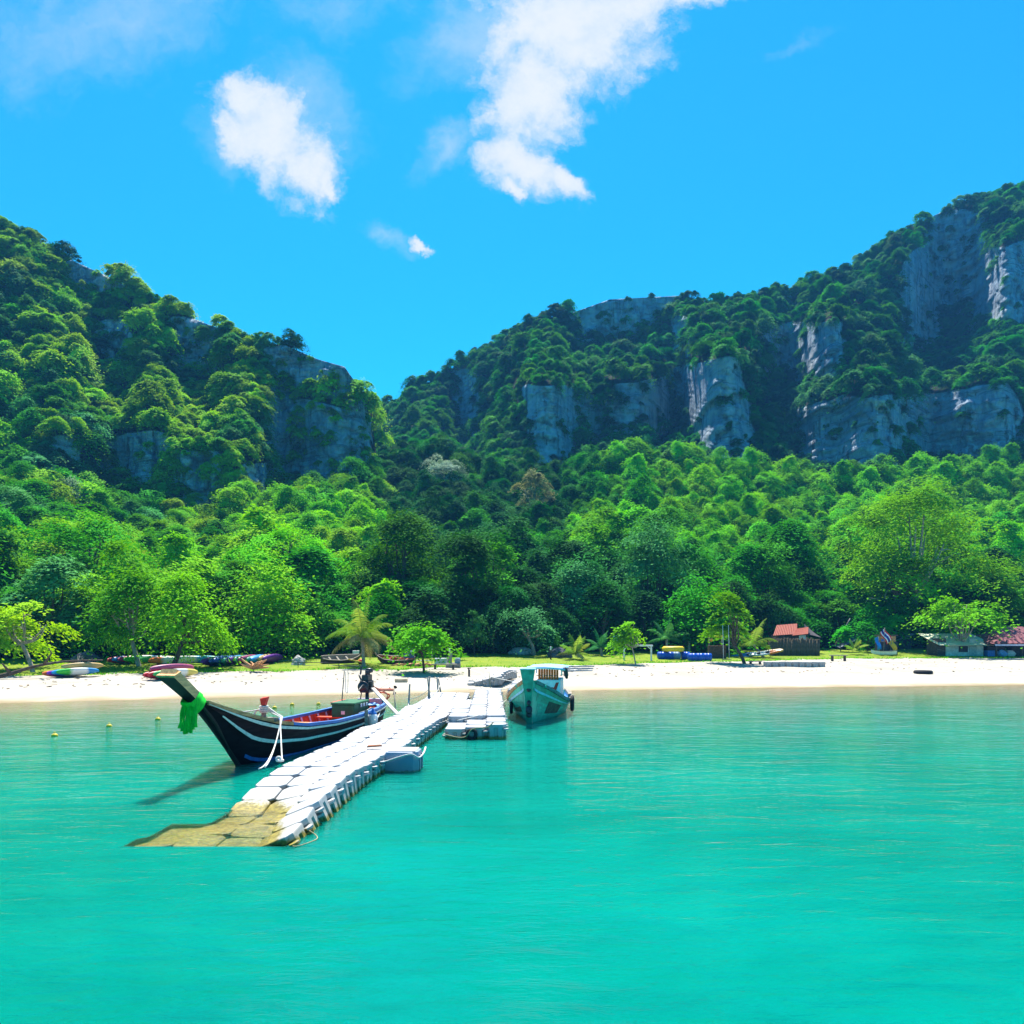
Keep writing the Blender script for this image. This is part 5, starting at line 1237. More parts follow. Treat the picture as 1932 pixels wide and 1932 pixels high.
palm('young_palm', 'palm with drooping pale fronds right of the pointed pale tree', (1440, 1242), (1420, 1215), 2.4, 10, seed=7, Y=58, droop=1.0)
palm('young_palm', 'tiny bright palm seedling on the lawn by the lamp post', (870, 1247), (870, 1240), .75, 8, 'bright', seed=8)
palm('young_palm', 'tiny yellow-green palm at the foot of the shrubs near the fence', (1612, 1234), (1612, 1226), 1.2, 9, seed=9, Y=62)
palm('young_palm', 'spiky light green plant on the lawn beside the kayak rack', (1390, 1238), (1390, 1231), .8, 8, 'bright', seed=10, Y=57)

# undergrowth closing the foot of the wood
ug = []; r = random.Random(3)
UGM = []
for i in range(4):
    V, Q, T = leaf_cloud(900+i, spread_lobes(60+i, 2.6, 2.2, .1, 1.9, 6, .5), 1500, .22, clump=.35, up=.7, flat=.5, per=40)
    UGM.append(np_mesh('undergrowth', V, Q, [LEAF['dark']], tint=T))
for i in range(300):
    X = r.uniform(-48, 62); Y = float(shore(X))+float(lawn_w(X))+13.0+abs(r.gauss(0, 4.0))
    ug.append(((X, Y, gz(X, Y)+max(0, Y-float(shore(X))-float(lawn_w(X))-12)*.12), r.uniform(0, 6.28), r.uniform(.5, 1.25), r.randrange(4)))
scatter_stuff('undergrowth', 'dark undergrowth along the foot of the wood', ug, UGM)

# leaves, twigs and bits of husk washed up and fallen on the upper sand
r = random.Random(44); lb = MB()
for i in range(300):
    X = r.uniform(-22, 34); s_ = float(lawn_w(X))*r.choice([r.uniform(.62, .98), r.gauss(.47, .03), r.uniform(.3, .95)]); Y = float(shore(X))+s_; z = gz(X, Y)+.03; a = r.uniform(0, 3.14)
    if i % 3: lb.box((X, Y, z), (r.uniform(.06, .16), r.uniform(.04, .09), .02), rot=(r.uniform(-.3, .3), r.uniform(-.3, .3), a), mi=i % 2)
    else: L = r.uniform(.08, .28); lb.tube([(X, Y, z), (X+L*math.cos(a), Y+L*math.sin(a), z+.02)], r.uniform(.008, .018), 4, mi=i % 2)
tag(lb.build('litter', [pmat('husk_brown', (0.16, 0.09, 0.04), .9, .4, 9), pmat('twig_grey', (0.22, 0.18, 0.13), .9, .3, 9)]), 'dry leaves, twigs and husks scattered over the upper sand', kind='stuff')

# ------------------------------------------------------------------ kayaks
def kayak_mat(name, c1, c2=None, c3=None):
    """roto-moulded kayak: colour at the ends flowing into another amidships"""
    if name in MATS: return MATS[name]
    m = bpy.data.materials.new(name); m.use_nodes = True; MATS[name] = m; g = NT(m.node_tree)
    p = g.n('ShaderNodeTexCoord').outputs['Object']; x = g.n('ShaderNodeSeparateXYZ', {0: p}).outputs[0]
    x = g.m('ADD', x, g.m('MULTIPLY', g.m('SUBTRACT', g.noise(p, 3, 4, .6), .5), .5))
    c2 = c2 or c1; c3 = c3 or c1
    c = g.mix(g.ss(x, -.75, -.45), c1, c2); c = g.mix(g.ss(x, .55, .85), c, c3)
    b = g.n('ShaderNodeBsdfPrincipled', {'Base Color': c, 'Roughness': .38, 'Specular IOR Level': .4})
    g.t.links.new(b.outputs[0], g.n('ShaderNodeOutputMaterial').inputs[0]); return m
def kayak_mesh(L=3.3, w=.76, h=.34):
    mb = MB(); rows = []; N = 17
    for i in range(N):
        t = i/(N-1); x = (t-.5)*L; b = w/2*max(.02, math.sin(math.pi*(.03+.94*t)))**.62; k = .10*(abs(2*t-1)**2.6)
        z0 = k*1.0; zt = h*(.72+.28*abs(2*t-1)**2)*(1 if 0 < i < N-1 else .8)
        rows.append([(x, b*.35, z0), (x, b*.86, z0+.07), (x, b, z0+.18), (x, b*.93, zt), (x, b*.62, zt+.015), (x, b*.35, zt-.11*(.25 < t < .75)), (x, -b*.35, zt-.11*(.25 < t < .75)),
                     (x, -b*.62, zt+.015), (x, -b*.93, zt), (x, -b, z0+.18), (x, -b*.86, z0+.07), (x, -b*.35, z0), (x, b*.35, z0)])
    mb.sheet(rows, smooth=True); mb.add(rows[0][:-1], [tuple(range(12))[::-1]]); mb.add(rows[-1][:-1], [tuple(range(12))])
    return mb
KM = kayak_mesh(); SEATM = pmat('kayak_seat', (0.02, 0.02, 0.025), .8, .2)
SEAT = MB().box((-.5, 0, .30), (.08, .34, .28), rot=(0, -.25, 0), ch=.03).box((-.34, 0, .24), (.34, .34, .05), ch=.02).mesh('seat', SEATM)
SEATB = MB().box((.45, 0, .30), (.08, .34, .28), rot=(0, -.25, 0), ch=.03).box((.61, 0, .24), (.34, .34, .05), ch=.02).mesh('seat', SEATM)
def kayak(label, mat, loc, rz, roll=0.0, pitch=0.0, group=None, s=1.0, seats=True):
    o = empty('kayak', loc, 0, label, 'kayak', group, rot=(roll, pitch, rz)); o.rotation_mode = 'XYZ'; o.scale = (s, s, s)
    link('hull', KM.mesh('hull', mat), o)
    if seats: link('seat', SEAT, o); link('seat', SEATB, o)
    return o
WHT = (.70, .70, .66)
K = dict(orange=kayak_mat('kayak_orange', (.75, .16, .01), WHT, WHT), purple=kayak_mat('kayak_purple', (.22, .03, .42), (.30, .08, .55), WHT), blue=kayak_mat('kayak_blue', (.01, .30, .62), WHT, (.01, .30, .62)),
         green=kayak_mat('kayak_green', (.03, .45, .03), WHT, (.01, .22, .50)), red=kayak_mat('kayak_red', (.50, .012, .02)), dkgreen=kayak_mat('kayak_dark_green', (.02, .34, .06), WHT, (.6, .5, .1)),
         dblue=kayak_mat('kayak_deep_blue', (.015, .07, .32)), sky=kayak_mat('kayak_sky', (.02, .24, .55)), dpurple=kayak_mat('kayak_deep_purple', (.12, .015, .22)), teal=kayak_mat('kayak_teal', (.015, .20, .12)),
         pink=kayak_mat('kayak_pink', (.50, .04, .14), WHT, (.5, .04, .14)), olive=kayak_mat('kayak_olive', (.45, .30, .10)), cyan=kayak_mat('kayak_cyan', (.02, .42, .60), (.02, .42, .6), (.1, .5, .2)), mauve=kayak_mat('kayak_mauve', (.32, .05, .14)))
g0 = G(120, 1281)
for k, (c, dx, dy, dz, roll, lab) in enumerate((('orange', -.35, .9, .0, -.5, 'orange and white kayak at the front left of the colourful heap on the sand'), ('purple', -.10, .55, .02, -.55, 'purple kayak second in the colourful heap on the sand'),
                                             ('blue', .12, .2, .02, -.55, 'blue kayak third in the colourful heap on the sand'), ('green', .38, -.25, .0, -.6, 'green and white kayak with a blue tail in the heap on the sand'), ('olive', .25, .95, .28, -.4, 'tan kayak lying on top at the back of the colourful heap'))):
    kayak(lab, K[c], g0+(Vector((-.5+.28*k, .85-.06*k, .17+.03*k)) if k < 4 else Vector((.25, 1.2, .50))), math.radians(58-2*k), -.95, 0, 'colourful kayaks heaped on the left sand', .58)
g1 = G(268, 1256)
for k, (c, dx, dy, dz, lab) in enumerate((('red', -1.1, .2, .05, 'red kayak leftmost under the round light green trees'), ('sky', -.75, .3, .08, 'light blue kayak beside the red one under the round trees'), ('pink', -.4, .4, .08, 'pink and white kayak under the round light green trees'), ('green', -.05, .5, .08, 'green and white kayak under the round light green trees'),
                                     ('dkgreen', .9, .3, .05, 'green tipped kayak between the two round tree trunks'), ('orange', 1.7, .1, 0, 'orange kayak between the two round tree trunks'), ('blue', 2.7, .5, .05, 'blue and white kayak right of the round tree trunks'), ('cyan', 3.3, .9, .05, 'cyan kayak farthest right under the round trees'))):
    kayak(lab, K[c], g1+Vector(((-1.25, -.95, -.65, -.3, .75, 1.5, 2.35, 3.1)[k], dy+.5-.05*k, dz+.2)), math.radians((66, 64, 62, 60, 40, 22, 18, 14)[k]), -1.0, 0, 'kayaks under the pair of round light green trees', .72)
g2 = G(312, 1283)
for k, (c, dx, dy, dz, lab) in enumerate((('red', -.42, .1, .0, 'dark red kayak, left one of two by the bow of the longtail'), ('red', -.12, -.05, .0, 'dark red kayak, right one of two by the bow of the longtail'), ('dkgreen', .28, -.05, .02, 'green nosed kayak on the sand beside the two dark red ones'), ('mauve', -.2, .35, .3, 'maroon kayak lying on top of the two dark red ones'))):
    kayak(lab, K[c], g2+Vector(((-.35, -.02, .42, .0)[k], (.75, .55, .4, .9)[k], (.16, .18, .22, .44)[k])), math.radians(70 if k < 2 else 62), -.9, 0, 'kayaks behind the prow of the longtail', .74)
cols = ['dpurple', 'dblue', 'sky', 'dblue', 'teal', 'sky', 'dpurple', 'teal', 'olive', 'mauve', 'teal', 'sky', 'sky', 'olive', 'dpurple', 'dpurple']
nm = dict(dpurple='deep purple', dblue='dark blue', sky='bright blue', teal='dark green', olive='tan', mauve='maroon')
seen = {}
tot = {c: cols.count(c) for c in cols}
for k, c in enumerate(cols):
    px = 392+k*7.7; p_ = G(px, 1261-k*.35); seen[c] = seen.get(c, 0)+1; i = seen[c]
    pos = 'the only %s one' % nm[c] if tot[c] == 1 else '%s of the %s ones' % (('leftmost' if i == 1 else 'rightmost' if i == tot[c] else ('second from left', 'third from left')[i-2]), nm[c])
    kayak('%s kayak in the dark row, %s' % (nm[c], pos), K[c], p_+Vector((0, 1.3+.15*((k*7) % 3-1), .28+.04*(k % 2))), math.radians(89+4*((k*5) % 3-1)), -.95, 0, 'dark kayaks lined up on their sides', .85, False)
g3 = G(1442, 1240)
for k, (c, dx, dz, lab) in enumerate((('orange', -.4, .25, 'orange kayak on the lawn right of the yellow counter'), ('olive', .1, .3, 'yellowish kayak on the lawn next to the orange one'), ('sky', -1.5, .05, 'blue kayak lying on the lawn right of the yellow counter'))):
    kayak(lab, K[c], g3+Vector((dx, .6*k-1.2, dz)), math.radians(150+8*k), -.6, .15, 'kayaks on the lawn by the yellow counter', .7)

# ------------------------------------------------------------------ old boats, driftwood and things on the sand
OLDW = pmat('old_wood', (0.075, 0.06, 0.05), .9, .45, 8, .1, stretch=(.3, 2, 3), dirt=(0.22, 0.19, 0.16), dirt_amt=.7, bump=.4)
REDW = pmat('faded_red_wood', (0.34, 0.10, 0.05), .8, .35, 7, .1, stretch=(.3, 2, 2), dirt=(.12, .07, .05))
def wreck(label, px, py, rz, roll, inner, s=1.0):
    o = empty('old_boat', G(px, py)+Vector((0, .8, .12)), 0, label, 'boat', rot=(roll, 0, rz)); o.scale = (s, s, s)
    st = [(-2.0, .30, .62, .16, .0, -.06), (-1.4, .52, .56, .32, -.02, -.12), (0, .66, .54, .42, -.02, -.14), (1.2, .55, .62, .30, 0, -.1), (1.9, .28, .78, .12, .1, .04), (2.25, .08, .92, .04, .5, .4)]
    hb, S = hull_mb(st, .05, .08); hb.build('hull', [OLDW, inner], o)
    for sg in (1, -1):
        cap(S, -1.95, 2.15, sg, .09, .06).build('rail', WOOD_GREY, o); strake(S, -1.9, 2.0, .3, .42, sg, .015, .012).build('plank', OLDW, o)
    stem_post([(1.95, .0, .06, .08), (2.2, .5, .08, .1), (2.4, .95, .10, .12), (2.5, 1.15, .12, .12)], [OLDW, WOOD_GREY], o)
    for x in (-1.1, -.2, .8): q = on_hull(S, x, .15, 1, -.05); MB().box((x, 0, q.z), (.18, q.y*2, .035)).build('thwart', inner, o)
    return o
wreck('old dark wooden boat tilted on the lawn left of the coconut palm', 634, 1254, math.radians(35), .45, WOOD_GREY, .6)
w2 = wreck('old dark wooden boat with a faded red inside, under the small sea-almond', 747, 1256, math.radians(160), -.35, REDW, .62)
for k, (x, y_, r1) in enumerate(((-.8, .1, .3), (.2, -.1, -.25), (.9, .1, .5))): MB().box((x, y_, .62), (1.3, .09, .04), rot=(.1, .2*r1, r1)).build('loose_plank', REDW, w2)
def plank(label, px, py, L, rz, mat=WOOD_GREY, w=.16, z=.03, tilt=0): tag(MB().box(G(px, py)+Vector((0, 0, z)), (L, w, .035), rot=(0, tilt, rz), ch=.006).build('plank', mat), label, 'plank')
plank('grey board lying on the grass in front of the left old boat', 655, 1257, 2.2, .2); plank('pale board lying across another one near the left old boat', 668, 1259, 1.8, -.3, z=.06)
plank('bamboo length lying on the grass near the low rail', 605, 1256, 2.3, .7, w=.07)
plank('brown board lying on the sand near the round trees', 345, 1264, 1.6, .35, WOOD); plank('flat timber at the shaded edge of the grass near the dark kayaks', 520, 1247, 3.0, .02)
plank('long flat timber lying on the lawn right of the lamp post', 985, 1245, 1.2, .0)
fb = empty('paddle_board', G(672, 1254)+Vector((.2, 0, .12)), .5, 'yellow and orange paddle board lying by the left old boat', 'board')
MB().lathe([(.02, 0), (.3, .012), (.32, .05), (.3, .085), (.02, .10)], 20, 0, Matrix.Rotation(.25, 4, 'Y') @ Matrix.Scale(2.4, 4, (1, 0, 0))).build('body', kayak_mat('board_yellow', (.75, .42, .03), (.8, .5, .05), (.7, .12, .02)), fb)
tag(MB().box(G(668, 1243)+Vector((0, .6, .28)), (.42, .3, .55), ch=.02).build('box', WHITE_P), 'white upright box behind the left old boat', 'box')
tag(MB().lathe([(.05, 0), (.17, .06), (.2, .18), (.15, .3), (.04, .36)], 12, 0, Matrix.Translation(G(681, 1254))).build('buoy', RED_P), 'red buoy lying beside the yellow paddle board', 'buoy')
# driftwood roots
rt = random.Random(4); g_ = G(478, 1268); mb = MB()
for k in range(15):
    a = rt.uniform(0, 6.28); e = Vector((math.cos(a)*rt.uniform(.5, 1.1), math.sin(a)*.5, rt.uniform(.05, .75))); mb.tube(lerp_pts([(0, 0, .22), e*.5+Vector((rt.uniform(-.1, .1), 0, .12)), e], 3), [.11, .1, .085, .07, .055, .04, .02], 6)
o = mb.build('driftwood', WOOD, None, g_); tag(o, 'tangled driftwood root on the sand in front of the dark kayaks', 'driftwood')
g_ = G(20, 1283); mb = MB(); p_ = [Vector((-1.6, .1, .06)), Vector((-.9, 0, .10)), Vector((-.2, .3, .28)), Vector((.7, .8, .62)), Vector((1.7, 1.6, .82)), Vector((2.9, 2.6, .85))]
mb.tube(lerp_pts(p_, 5), [.14-.0045*i for i in range(26)], 8); mb.tube([p_[2], p_[2]+Vector((-.2, -.3, .5))], [.09, .03], 6); mb.tube([(1.0, .9, .72), (1.5, .7, 1.25), (1.4, .6, 1.5)], [.06, .04, .02], 5)
tag(mb.build('fallen_trunk', BARK, None, g_), 'long fallen bare trunk slanting over the sand at the left edge', 'driftwood')
rt = random.Random(9); g_ = G(152, 1268); mb = MB()
for k in range(16):
    a = rt.uniform(.3, 2.8); mb.tube([(0, 0, 0), (math.cos(a)*.5+rt.uniform(-.1, .1), rt.uniform(-.2, .2), math.sin(a)*.5), (math.cos(a)*.9, rt.uniform(-.3, .3), math.sin(a)*.8+.05)], [.03, .022, .008], 4)
tag(mb.build('dry_bush', WOOD_GREY, None, g_), 'dry leafless bush behind the colourful kayak heap', 'bush')
rt = random.Random(12); mb = MB(); g_ = G(780, 1258)
for k in range(12): a = rt.uniform(-.4, .4); x = rt.uniform(-1, 1); mb.tube([(x-.5, rt.uniform(-.3, .3), .05), (x, rt.uniform(-.2, .2), .16+.05*rt.random()), (x+.5, rt.uniform(-.3, .3), .06)], [.04, .05, .03], 5)
tag(mb.build('driftwood', WOOD, None, g_), 'low heap of driftwood in front of the white notice board', 'driftwood')
def rock(name, label, px, py, s, mat, seed, flat=.7):
    bm = bmesh.new(); bmesh.ops.create_icosphere(bm, subdivisions=3, radius=1)
    for v in bm.verts: v.co *= 1+.28*fbm(v.co.x*1.3+seed, v.co.y*1.3, v.co.z*1.3, 4); v.co.z *= flat
    me = bpy.data.meshes.new(name); bm.to_mesh(me); bm.free(); me.materials.append(mat); o = link(name, me, None, G(px, py)+Vector((0, s*.8, s*.25))); o.scale = (s, s, s); tag(o, label, 'rock')
ROCK = pmat('rock', (0.40, 0.38, 0.35), .9, .3, 5, .1, bump=.6, dirt=(.18, .17, .15)); ROCKD = pmat('rock_dark', (0.10, 0.10, 0.11), .9, .4, 5, .1, bump=.6)
rock('rock', 'pale pointed stone at the edge of the grass near the low rail', 559, 1256, .42, ROCK, 1, 1.1); rock('rock', 'pale flat boulder on the lawn behind the pontoon', 982, 1237, .95, ROCK, 2, .45)
rock('rock', 'dark boulder on the lawn between the two small palms', 1056, 1242, .95, ROCKD, 3, .6); rock('rock', 'dark boulder in the shade left of the fallen trunk', 150, 1252, .7, ROCKD, 4)
# low rail, lamp posts, signs, frames
DARKM = pmat('dark_metal', (0.02, 0.02, 0.022), .5, .2)
g_ = G(601, 1261); o = empty('low_rail', g_, .02, 'low black rail at the edge of the grass near the pale stone', 'rail')
for x in (-1.2, 1.2): MB().tube([(x, 0, -.1), (x, 0, .34)], .022, 6).build('post', DARKM, o)
MB().tube([(-1.25, 0, .34), (1.25, 0, .34)], .022, 6).build('bar', DARKM, o)
for px, py, h, lab in ((848, 1250, .95, 'black lamp post with a white head left of the palm seedling'), (1039, 1245, .95, 'black lamp post with a white head beside the small palms')):
    o = empty('lamp_post', G(px, py), 0, lab, 'lamp post', 'white headed lamp posts on the lawn'); MB().tube([(0, 0, -.1), (0, 0, h*.72)], .06, 8).build('post', DARKM, o)
    MB().lathe([(.055, h*.72), (.06, h*.76), (.06, h*.97), (.045, h)], 10).build('lamp_head', WHITE_P, o)
def sign(name, label, px, py, w, h, z, mat, legs=2, extra=None, rz=0.0):
    o = empty(name, G(px, py), rz, label, 'sign')
    for x in ((-w*.42, w*.42) if legs == 2 else (0,)): MB().tube([(x, 0, -.1), (x, 0, z+h)], .03, 6).build('leg', WOOD_GREY, o)
    MB().box((0, -.045, z+h/2), (w, .03, h), ch=.006).build('panel', mat, o)
    if extra: extra(o)
    return o
PALE = pmat('sign_white', (0.62, 0.66, 0.70), .5, .06, 3)
def printed(o):
    for k, (wd_, zz) in enumerate(((.5, 1.30), (.42, 1.19), (.54, 1.08), (.38, .98))): MB().box((0, -.0625, zz), (wd_, .004, .03)).build('text_line', pmat('faded_print', (0.42, 0.48, 0.58), .6), o)
    MB().box((0, -.045, .62), (.66, .03, .30), ch=.006).build('lower_panel', pmat('sign_blue', (0.06, 0.10, 0.22), .5, .1), o)
sign('notice_board', 'white notice board with a blue lower panel beside the small sea-almond', 772, 1256, .74, .68, .80, PALE, 2, printed)
sign('notice_board', 'pale blue board on legs left of the white frame', 1164, 1242, .55, .5, 1.25, pmat('sign_pale', (0.35, 0.55, 0.70), .5, .1), 2)
o = empty('post', G(815, 1250), 0, 'thin white post with a crossbar behind the small sea-almond', 'post'); MB().tube([(0, 0, -.1), (0, 0, 1.9)], .025, 6).build('pole', WHITE_P, o); MB().tube([(-1.6, 0, .12), (0, 0, .12)], .025, 6).build('crossbar', WHITE_P, o)
o = empty('white_frame', G(1203, 1247), 0, 'white open goal-like frame behind the pale sapling', 'frame')
for x in (-.98, .98): MB().box((x, 0, .5), (.12, .12, 1.1), ch=.01).build('post', WHITE_P, o); MB().box((x*.86, 0, .93), (.3, .06, .06), rot=(0, .7*(1 if x > 0 else -1), 0)).build('brace', WHITE_P, o)
MB().box((0, 0, 1.10), (2.2, .14, .12), ch=.01).build('beam', WHITE_P, o)
def barrel(label, px, py, mat, along=True, r=.3, L=.95, dz=0.0, dx=0, grp=None):
    o = empty('barrel', G(px, py)+Vector((dx, r, r+dz)), 0, label, 'barrel', grp); M = Matrix.Rotation(math.pi/2, 4, 'Y') @ Matrix.Translation((0, 0, -L/2))
    MB().lathe([(r*.85, 0), (r*.97, .02), (r*.97, L*.3), (r*1.03, L*.33), (r*.97, L*.36), (r*.97, L*.64), (r*1.03, L*.67), (r*.97, L*.7), (r*.97, L-.02), (r*.85, L)], 16, 0, M).build('drum', mat, o)
    MB().lathe([(.06, L-.005), (.06, L+.03)], 8, 0, M @ Matrix.Translation((r*.45, 0, 0))).build('bung', mat, o)
DRUM = pmat('drum_blue', (0.01, 0.09, 0.50), .4, .15, 6); DRUML = pmat('drum_pale', (0.16, 0.28, 0.48), .5, .15, 6); YEL = pmat('tube_yellow', (0.72, 0.50, 0.02), .5, .12, 6)
for k, (px, m_) in enumerate(((1250, DRUM), (1264, DRUM), (1277, DRUML), (1295, DRUM))): barrel(('blue drum leftmost in the row under the yellow tube', 'blue drum second from left under the yellow tube', 'pale grey-blue drum under the yellow tube', 'blue drum rightmost in the row under the yellow tube')[k], px, 1245, m_, grp='drums on the lawn', L=.62)
tag(MB().torus(.62, .21, 28, 10, Matrix.Translation(G(1272, 1245)+Vector((0, .35, .80)))).build('swim_tube', YEL), 'yellow inflatable tube lying on the blue drums', 'tube')
for k, px in enumerate((1308, 1322, 1336)): barrel('bright blue drum, %s of the three right of the yellow tube' % ('leftmost', 'middle one', 'rightmost')[k], px, 1248, DRUM, grp='drums on the lawn', L=.62)
o = empty('counter', G(1352, 1243), 0, 'small brown counter with a yellow top board under the sea-almond', 'stall')
MB().box((.1, .3, .5), (1.3, .5, 1.0), ch=.01).build('body', pmat('counter_brown', (0.10, 0.05, 0.03), .8, .3, 6), o); MB().box((-.02, .2, 1.72), (1.05, .1, .14), ch=.008).build('top_board', YEL, o)
for x in (-.5, .45): MB().tube([(x, .25, 0), (x, .25, 1.7)], .03, 6).build('post', WOOD_GREY, o)
MB().lathe([(.02, 0), (.14, .004), (.14, .02), (.02, .024)], 14, 0, Matrix.Translation((-.38, .13, 1.45)) @ Matrix.Rotation(math.pi/2, 4, 'X')).build('round_sign', pmat('sign_orange', (.6, .28, .03), .5), o)
o = empty('swing', G(1370, 1253), 0, 'rope swing hanging from the pointed pale tree', 'swing')
for x in (-.18, .22): MB().tube([(x, 0, .35 if x > 0 else .3), (x-.05, .02, 2.7)], .02, 5).build('rope', WHITE_P, o)
MB().box((.02, 0, .32), (.6, .2, .04)).build('seat', WOOD, o)
def bench(label, px, py, L=1.3, h=.42, rz=0.0):
    o = empty('bench', G(px, py), rz, label, 'bench'); MB().box((0, 0, h), (L, .3, .06), ch=.01).build('seat', WOOD_GREY, o)
    for x in (-L*.36, L*.36): MB().box((x, 0, h/2-.04), (.12, .22, h), ch=.01).build('leg', OLDW, o)
bench('low wooden bench on the grass edge right of the grey float row', 1582, 1247); bench('low wooden bench in the shade beside the small sea-almond', 838, 1263, 1.5, .3); bench('rough plank bench at the foot of the pointed pale tree', 1425, 1253, .9, .2)
tag(MB().box(G(831, 1254)+Vector((0, .3, .2)), (.8, .5, .42), ch=.03).build('crate', pmat('crate_white', (0.52, 0.54, 0.56), .7, .2, 5, dirt=(.3, .28, .25))), 'pale box on the sand edge right of the small sea-almond', 'box')
mb = MB(); 
o = empty('stump', G(854, 1260), 0, 'grey weathered stump on the sand edge below the lamp post', 'stump')
MB().tube([(-.25, 0, 0), (-.2, 0, .35), (-.12, 0, .8), (-.06, 0, 1.05)], [.2, .16, .1, .03], 7).build('trunk', WOOD_GREY, o); MB().box((.30, 0, .3), (.34, .3, .62), ch=.04).build('block', pmat('stump_blue', (.25, .32, .38), .8, .3), o); MB().box((.04, -.1, .16), (.9, .4, .32), ch=.06).build('base', WOOD_GREY, o)
gp = G(885, 1276); tag(MB().tube([gp-Vector((0, 0, .2)), gp+Vector((0, 0, .42))], .055, 8).lathe([(.09, 0), (.09, .06)], 8, 0, Matrix.Translation(gp+Vector((0, 0, .40)))).build('mooring_post', DARKM), 'short black mooring post on the open sand', 'post')
rope('thin mooring line from the black post on the sand to the green boat', sag(gp+Vector((0, 0, .4)), G2W((6.3, .2, 1.1)), .12), .012)
gq = G(756, 1288); tag(MB().box(gq+Vector((0, .2, .08)), (.62, .35, .22), rot=(.1, 0, .1), ch=.03).build('block', pmat('sand_block', (.42, .33, .22), .9, .25)), 'small tan block lying on the open sand', 'block')
ga, gb_ = W(691, 1319, 31.2), G(742, 1284); rope('thin anchor line running up the sand behind the longtail boat', [Vector((ga.x, ga.y, .02)), G(712, 1302)+Vector((0, 0, .05)), gb_+Vector((0, 0, .05))], .012)
tag(MB().torus(.40, .12, 26, 10, Matrix.Translation(G(1748, 1272)+Vector((0, .35, .10)))).build('tyre', RUB), 'dark tyre lying alone on the right sand', 'tyre')

# pontoon pieces lying on the sand
o = empty('float_row', (0, 0, 0), 0, 'row of grey plastic floats lying along the top of the right sand', 'pontoon')
for k in range(9):
    p_ = G(1451+k*12.6, 1258.5); put_cube(o, p_.x, p_.y+.25, p_.z+.34, .0, (rp.uniform(-.05, .05), rp.uniform(-.05, .05)), CUBE_OLD, .95)
o = empty('float_sheet', (0, 0, 0), 0, 'flat patch of pale grey floats half buried in the sand behind the green boat', 'pontoon')
for i in range(6):
    for j in range(3): p_ = G(1066+i*8.8+j*2, 1266-j*4); put_cube(o, p_.x, p_.y, p_.z+.07, .1, (rp.uniform(-.08, .08), rp.uniform(-.08, .08)), CUBE_OLD, .92)
o = empty('beached_pontoon', (0, 0, 0), 0, 'grey topped pontoon section dragged up on the sand left of the green boat', 'pontoon')
for i in range(8):
    for j in range(3): x = .0-.46*j*.9+.10*i-.75; yy = 34.6+.46*i+.2*j; put_cube(o, x, yy, gz(x, yy)+.52-.13*j+.12*math.sin(i*.5), .25, (rp.uniform(-.06, .06)+.10, rp.uniform(-.06, .06)-.18), CUBE_OLD)
o = empty('float_sheet', (0, 0, 0), 0, 'flat grey float sheet on the sand in front of the beached pontoon', 'pontoon')
for i in range(3):
    for j in range(3): x = -1.9+.48*i; yy = 35.2+.48*j; put_cube(o, x, yy, gz(x, yy)+.13, .1, (rp.uniform(-.05, .05), rp.uniform(-.05, .05)), CUBE_OLD)
gs = W(928, 1322, 31.0); tag(MB().tube([(gs.x, gs.y, -.4), (gs.x-.12, gs.y, .95)], .018, 6).build('stake', pmat('bamboo', (.42, .33, .16), .7, .2)), 'thin bamboo stake at the water edge by the beached pontoon', 'stake')

# yellow buoys on a line
YB = pmat('buoy_yellow', (0.75, 0.52, 0.02), .45, .1)
for k, (px, py, lab) in enumerate(((103, 1389, 'yellow buoy nearest the left edge of the picture'), (206, 1371, 'yellow buoy left of the longtail prow'), (298, 1358, 'yellow buoy just under the longtail prow'), (518, 1373-5, 'yellow buoy behind the longtail bow bitt, nearer one'), (551, 1367-5, 'yellow buoy behind the longtail bow bitt, farther one'), (601, 1329, 'yellow buoy behind the middle of the longtail'), (648, 1324, 'yellow buoy close to the sand, nearer the longtail engine'), (691, 1320, 'yellow buoy at the waterline where the anchor line starts'))):
    if k in (3, 4): py -= 32
    Yb = min(EYE/((py/1.88672-HOR)/F_PX), float(shore((px/1.88672-512)/F_PX*30))-.4); X = (px/1.88672-512)/F_PX*Yb
    o = empty('buoy', (X, Yb, 0), .4*k, lab, 'buoy', 'yellow marker buoys in the shallows'); o.scale = (.62, .62, .62); MB().lathe([(.02, -.10), (.09, -.08), (.13, 0), (.10, .08), (.03, .12)], 14).build('float', YB, o)
    MB().torus(.035, .012, 10, 6, Matrix.Translation((0, 0, .14)) @ Matrix.Rotation(1.57, 4, 'X')).build('ring', YB, o)

# ------------------------------------------------------------------ huts, fence and flags at the right
def base_at(px, Y): X = (px/1.88672-512)/F_PX*Y; return Vector((X, Y, gz(X, Y)))
TILE_R = pmat('roof_red', (0.30, 0.055, 0.028), .7, .25, 6, .2, dirt=(.25, .07, .04)); SHEDW = pmat('shed_wall', (0.45, 0.55, 0.50), .8, .2, 4, .1, dirt=(.22, .28, .25)); DKW = pmat('dark_wall', (0.05, 0.045, 0.05), .9, .3, 5)
def corrug(rows_a, rows_b, n=26, amp=.03):
    """corrugated sheet between two edges"""
    A0, A1 = Vector(rows_a[0]), Vector(rows_a[1]); B0, B1 = Vector(rows_b[0]), Vector(rows_b[1]); nn = (A1-A0).cross(B0-A0).normalized(); rows = [[], []]
    for i in range(n+1):
        t = i/n; o_ = nn*(amp if i % 2 else 0); rows[0].append(A0.lerp(A1, t)+o_); rows[1].append(B0.lerp(B1, t)+o_)
    return MB().sheet(rows, th=.02)
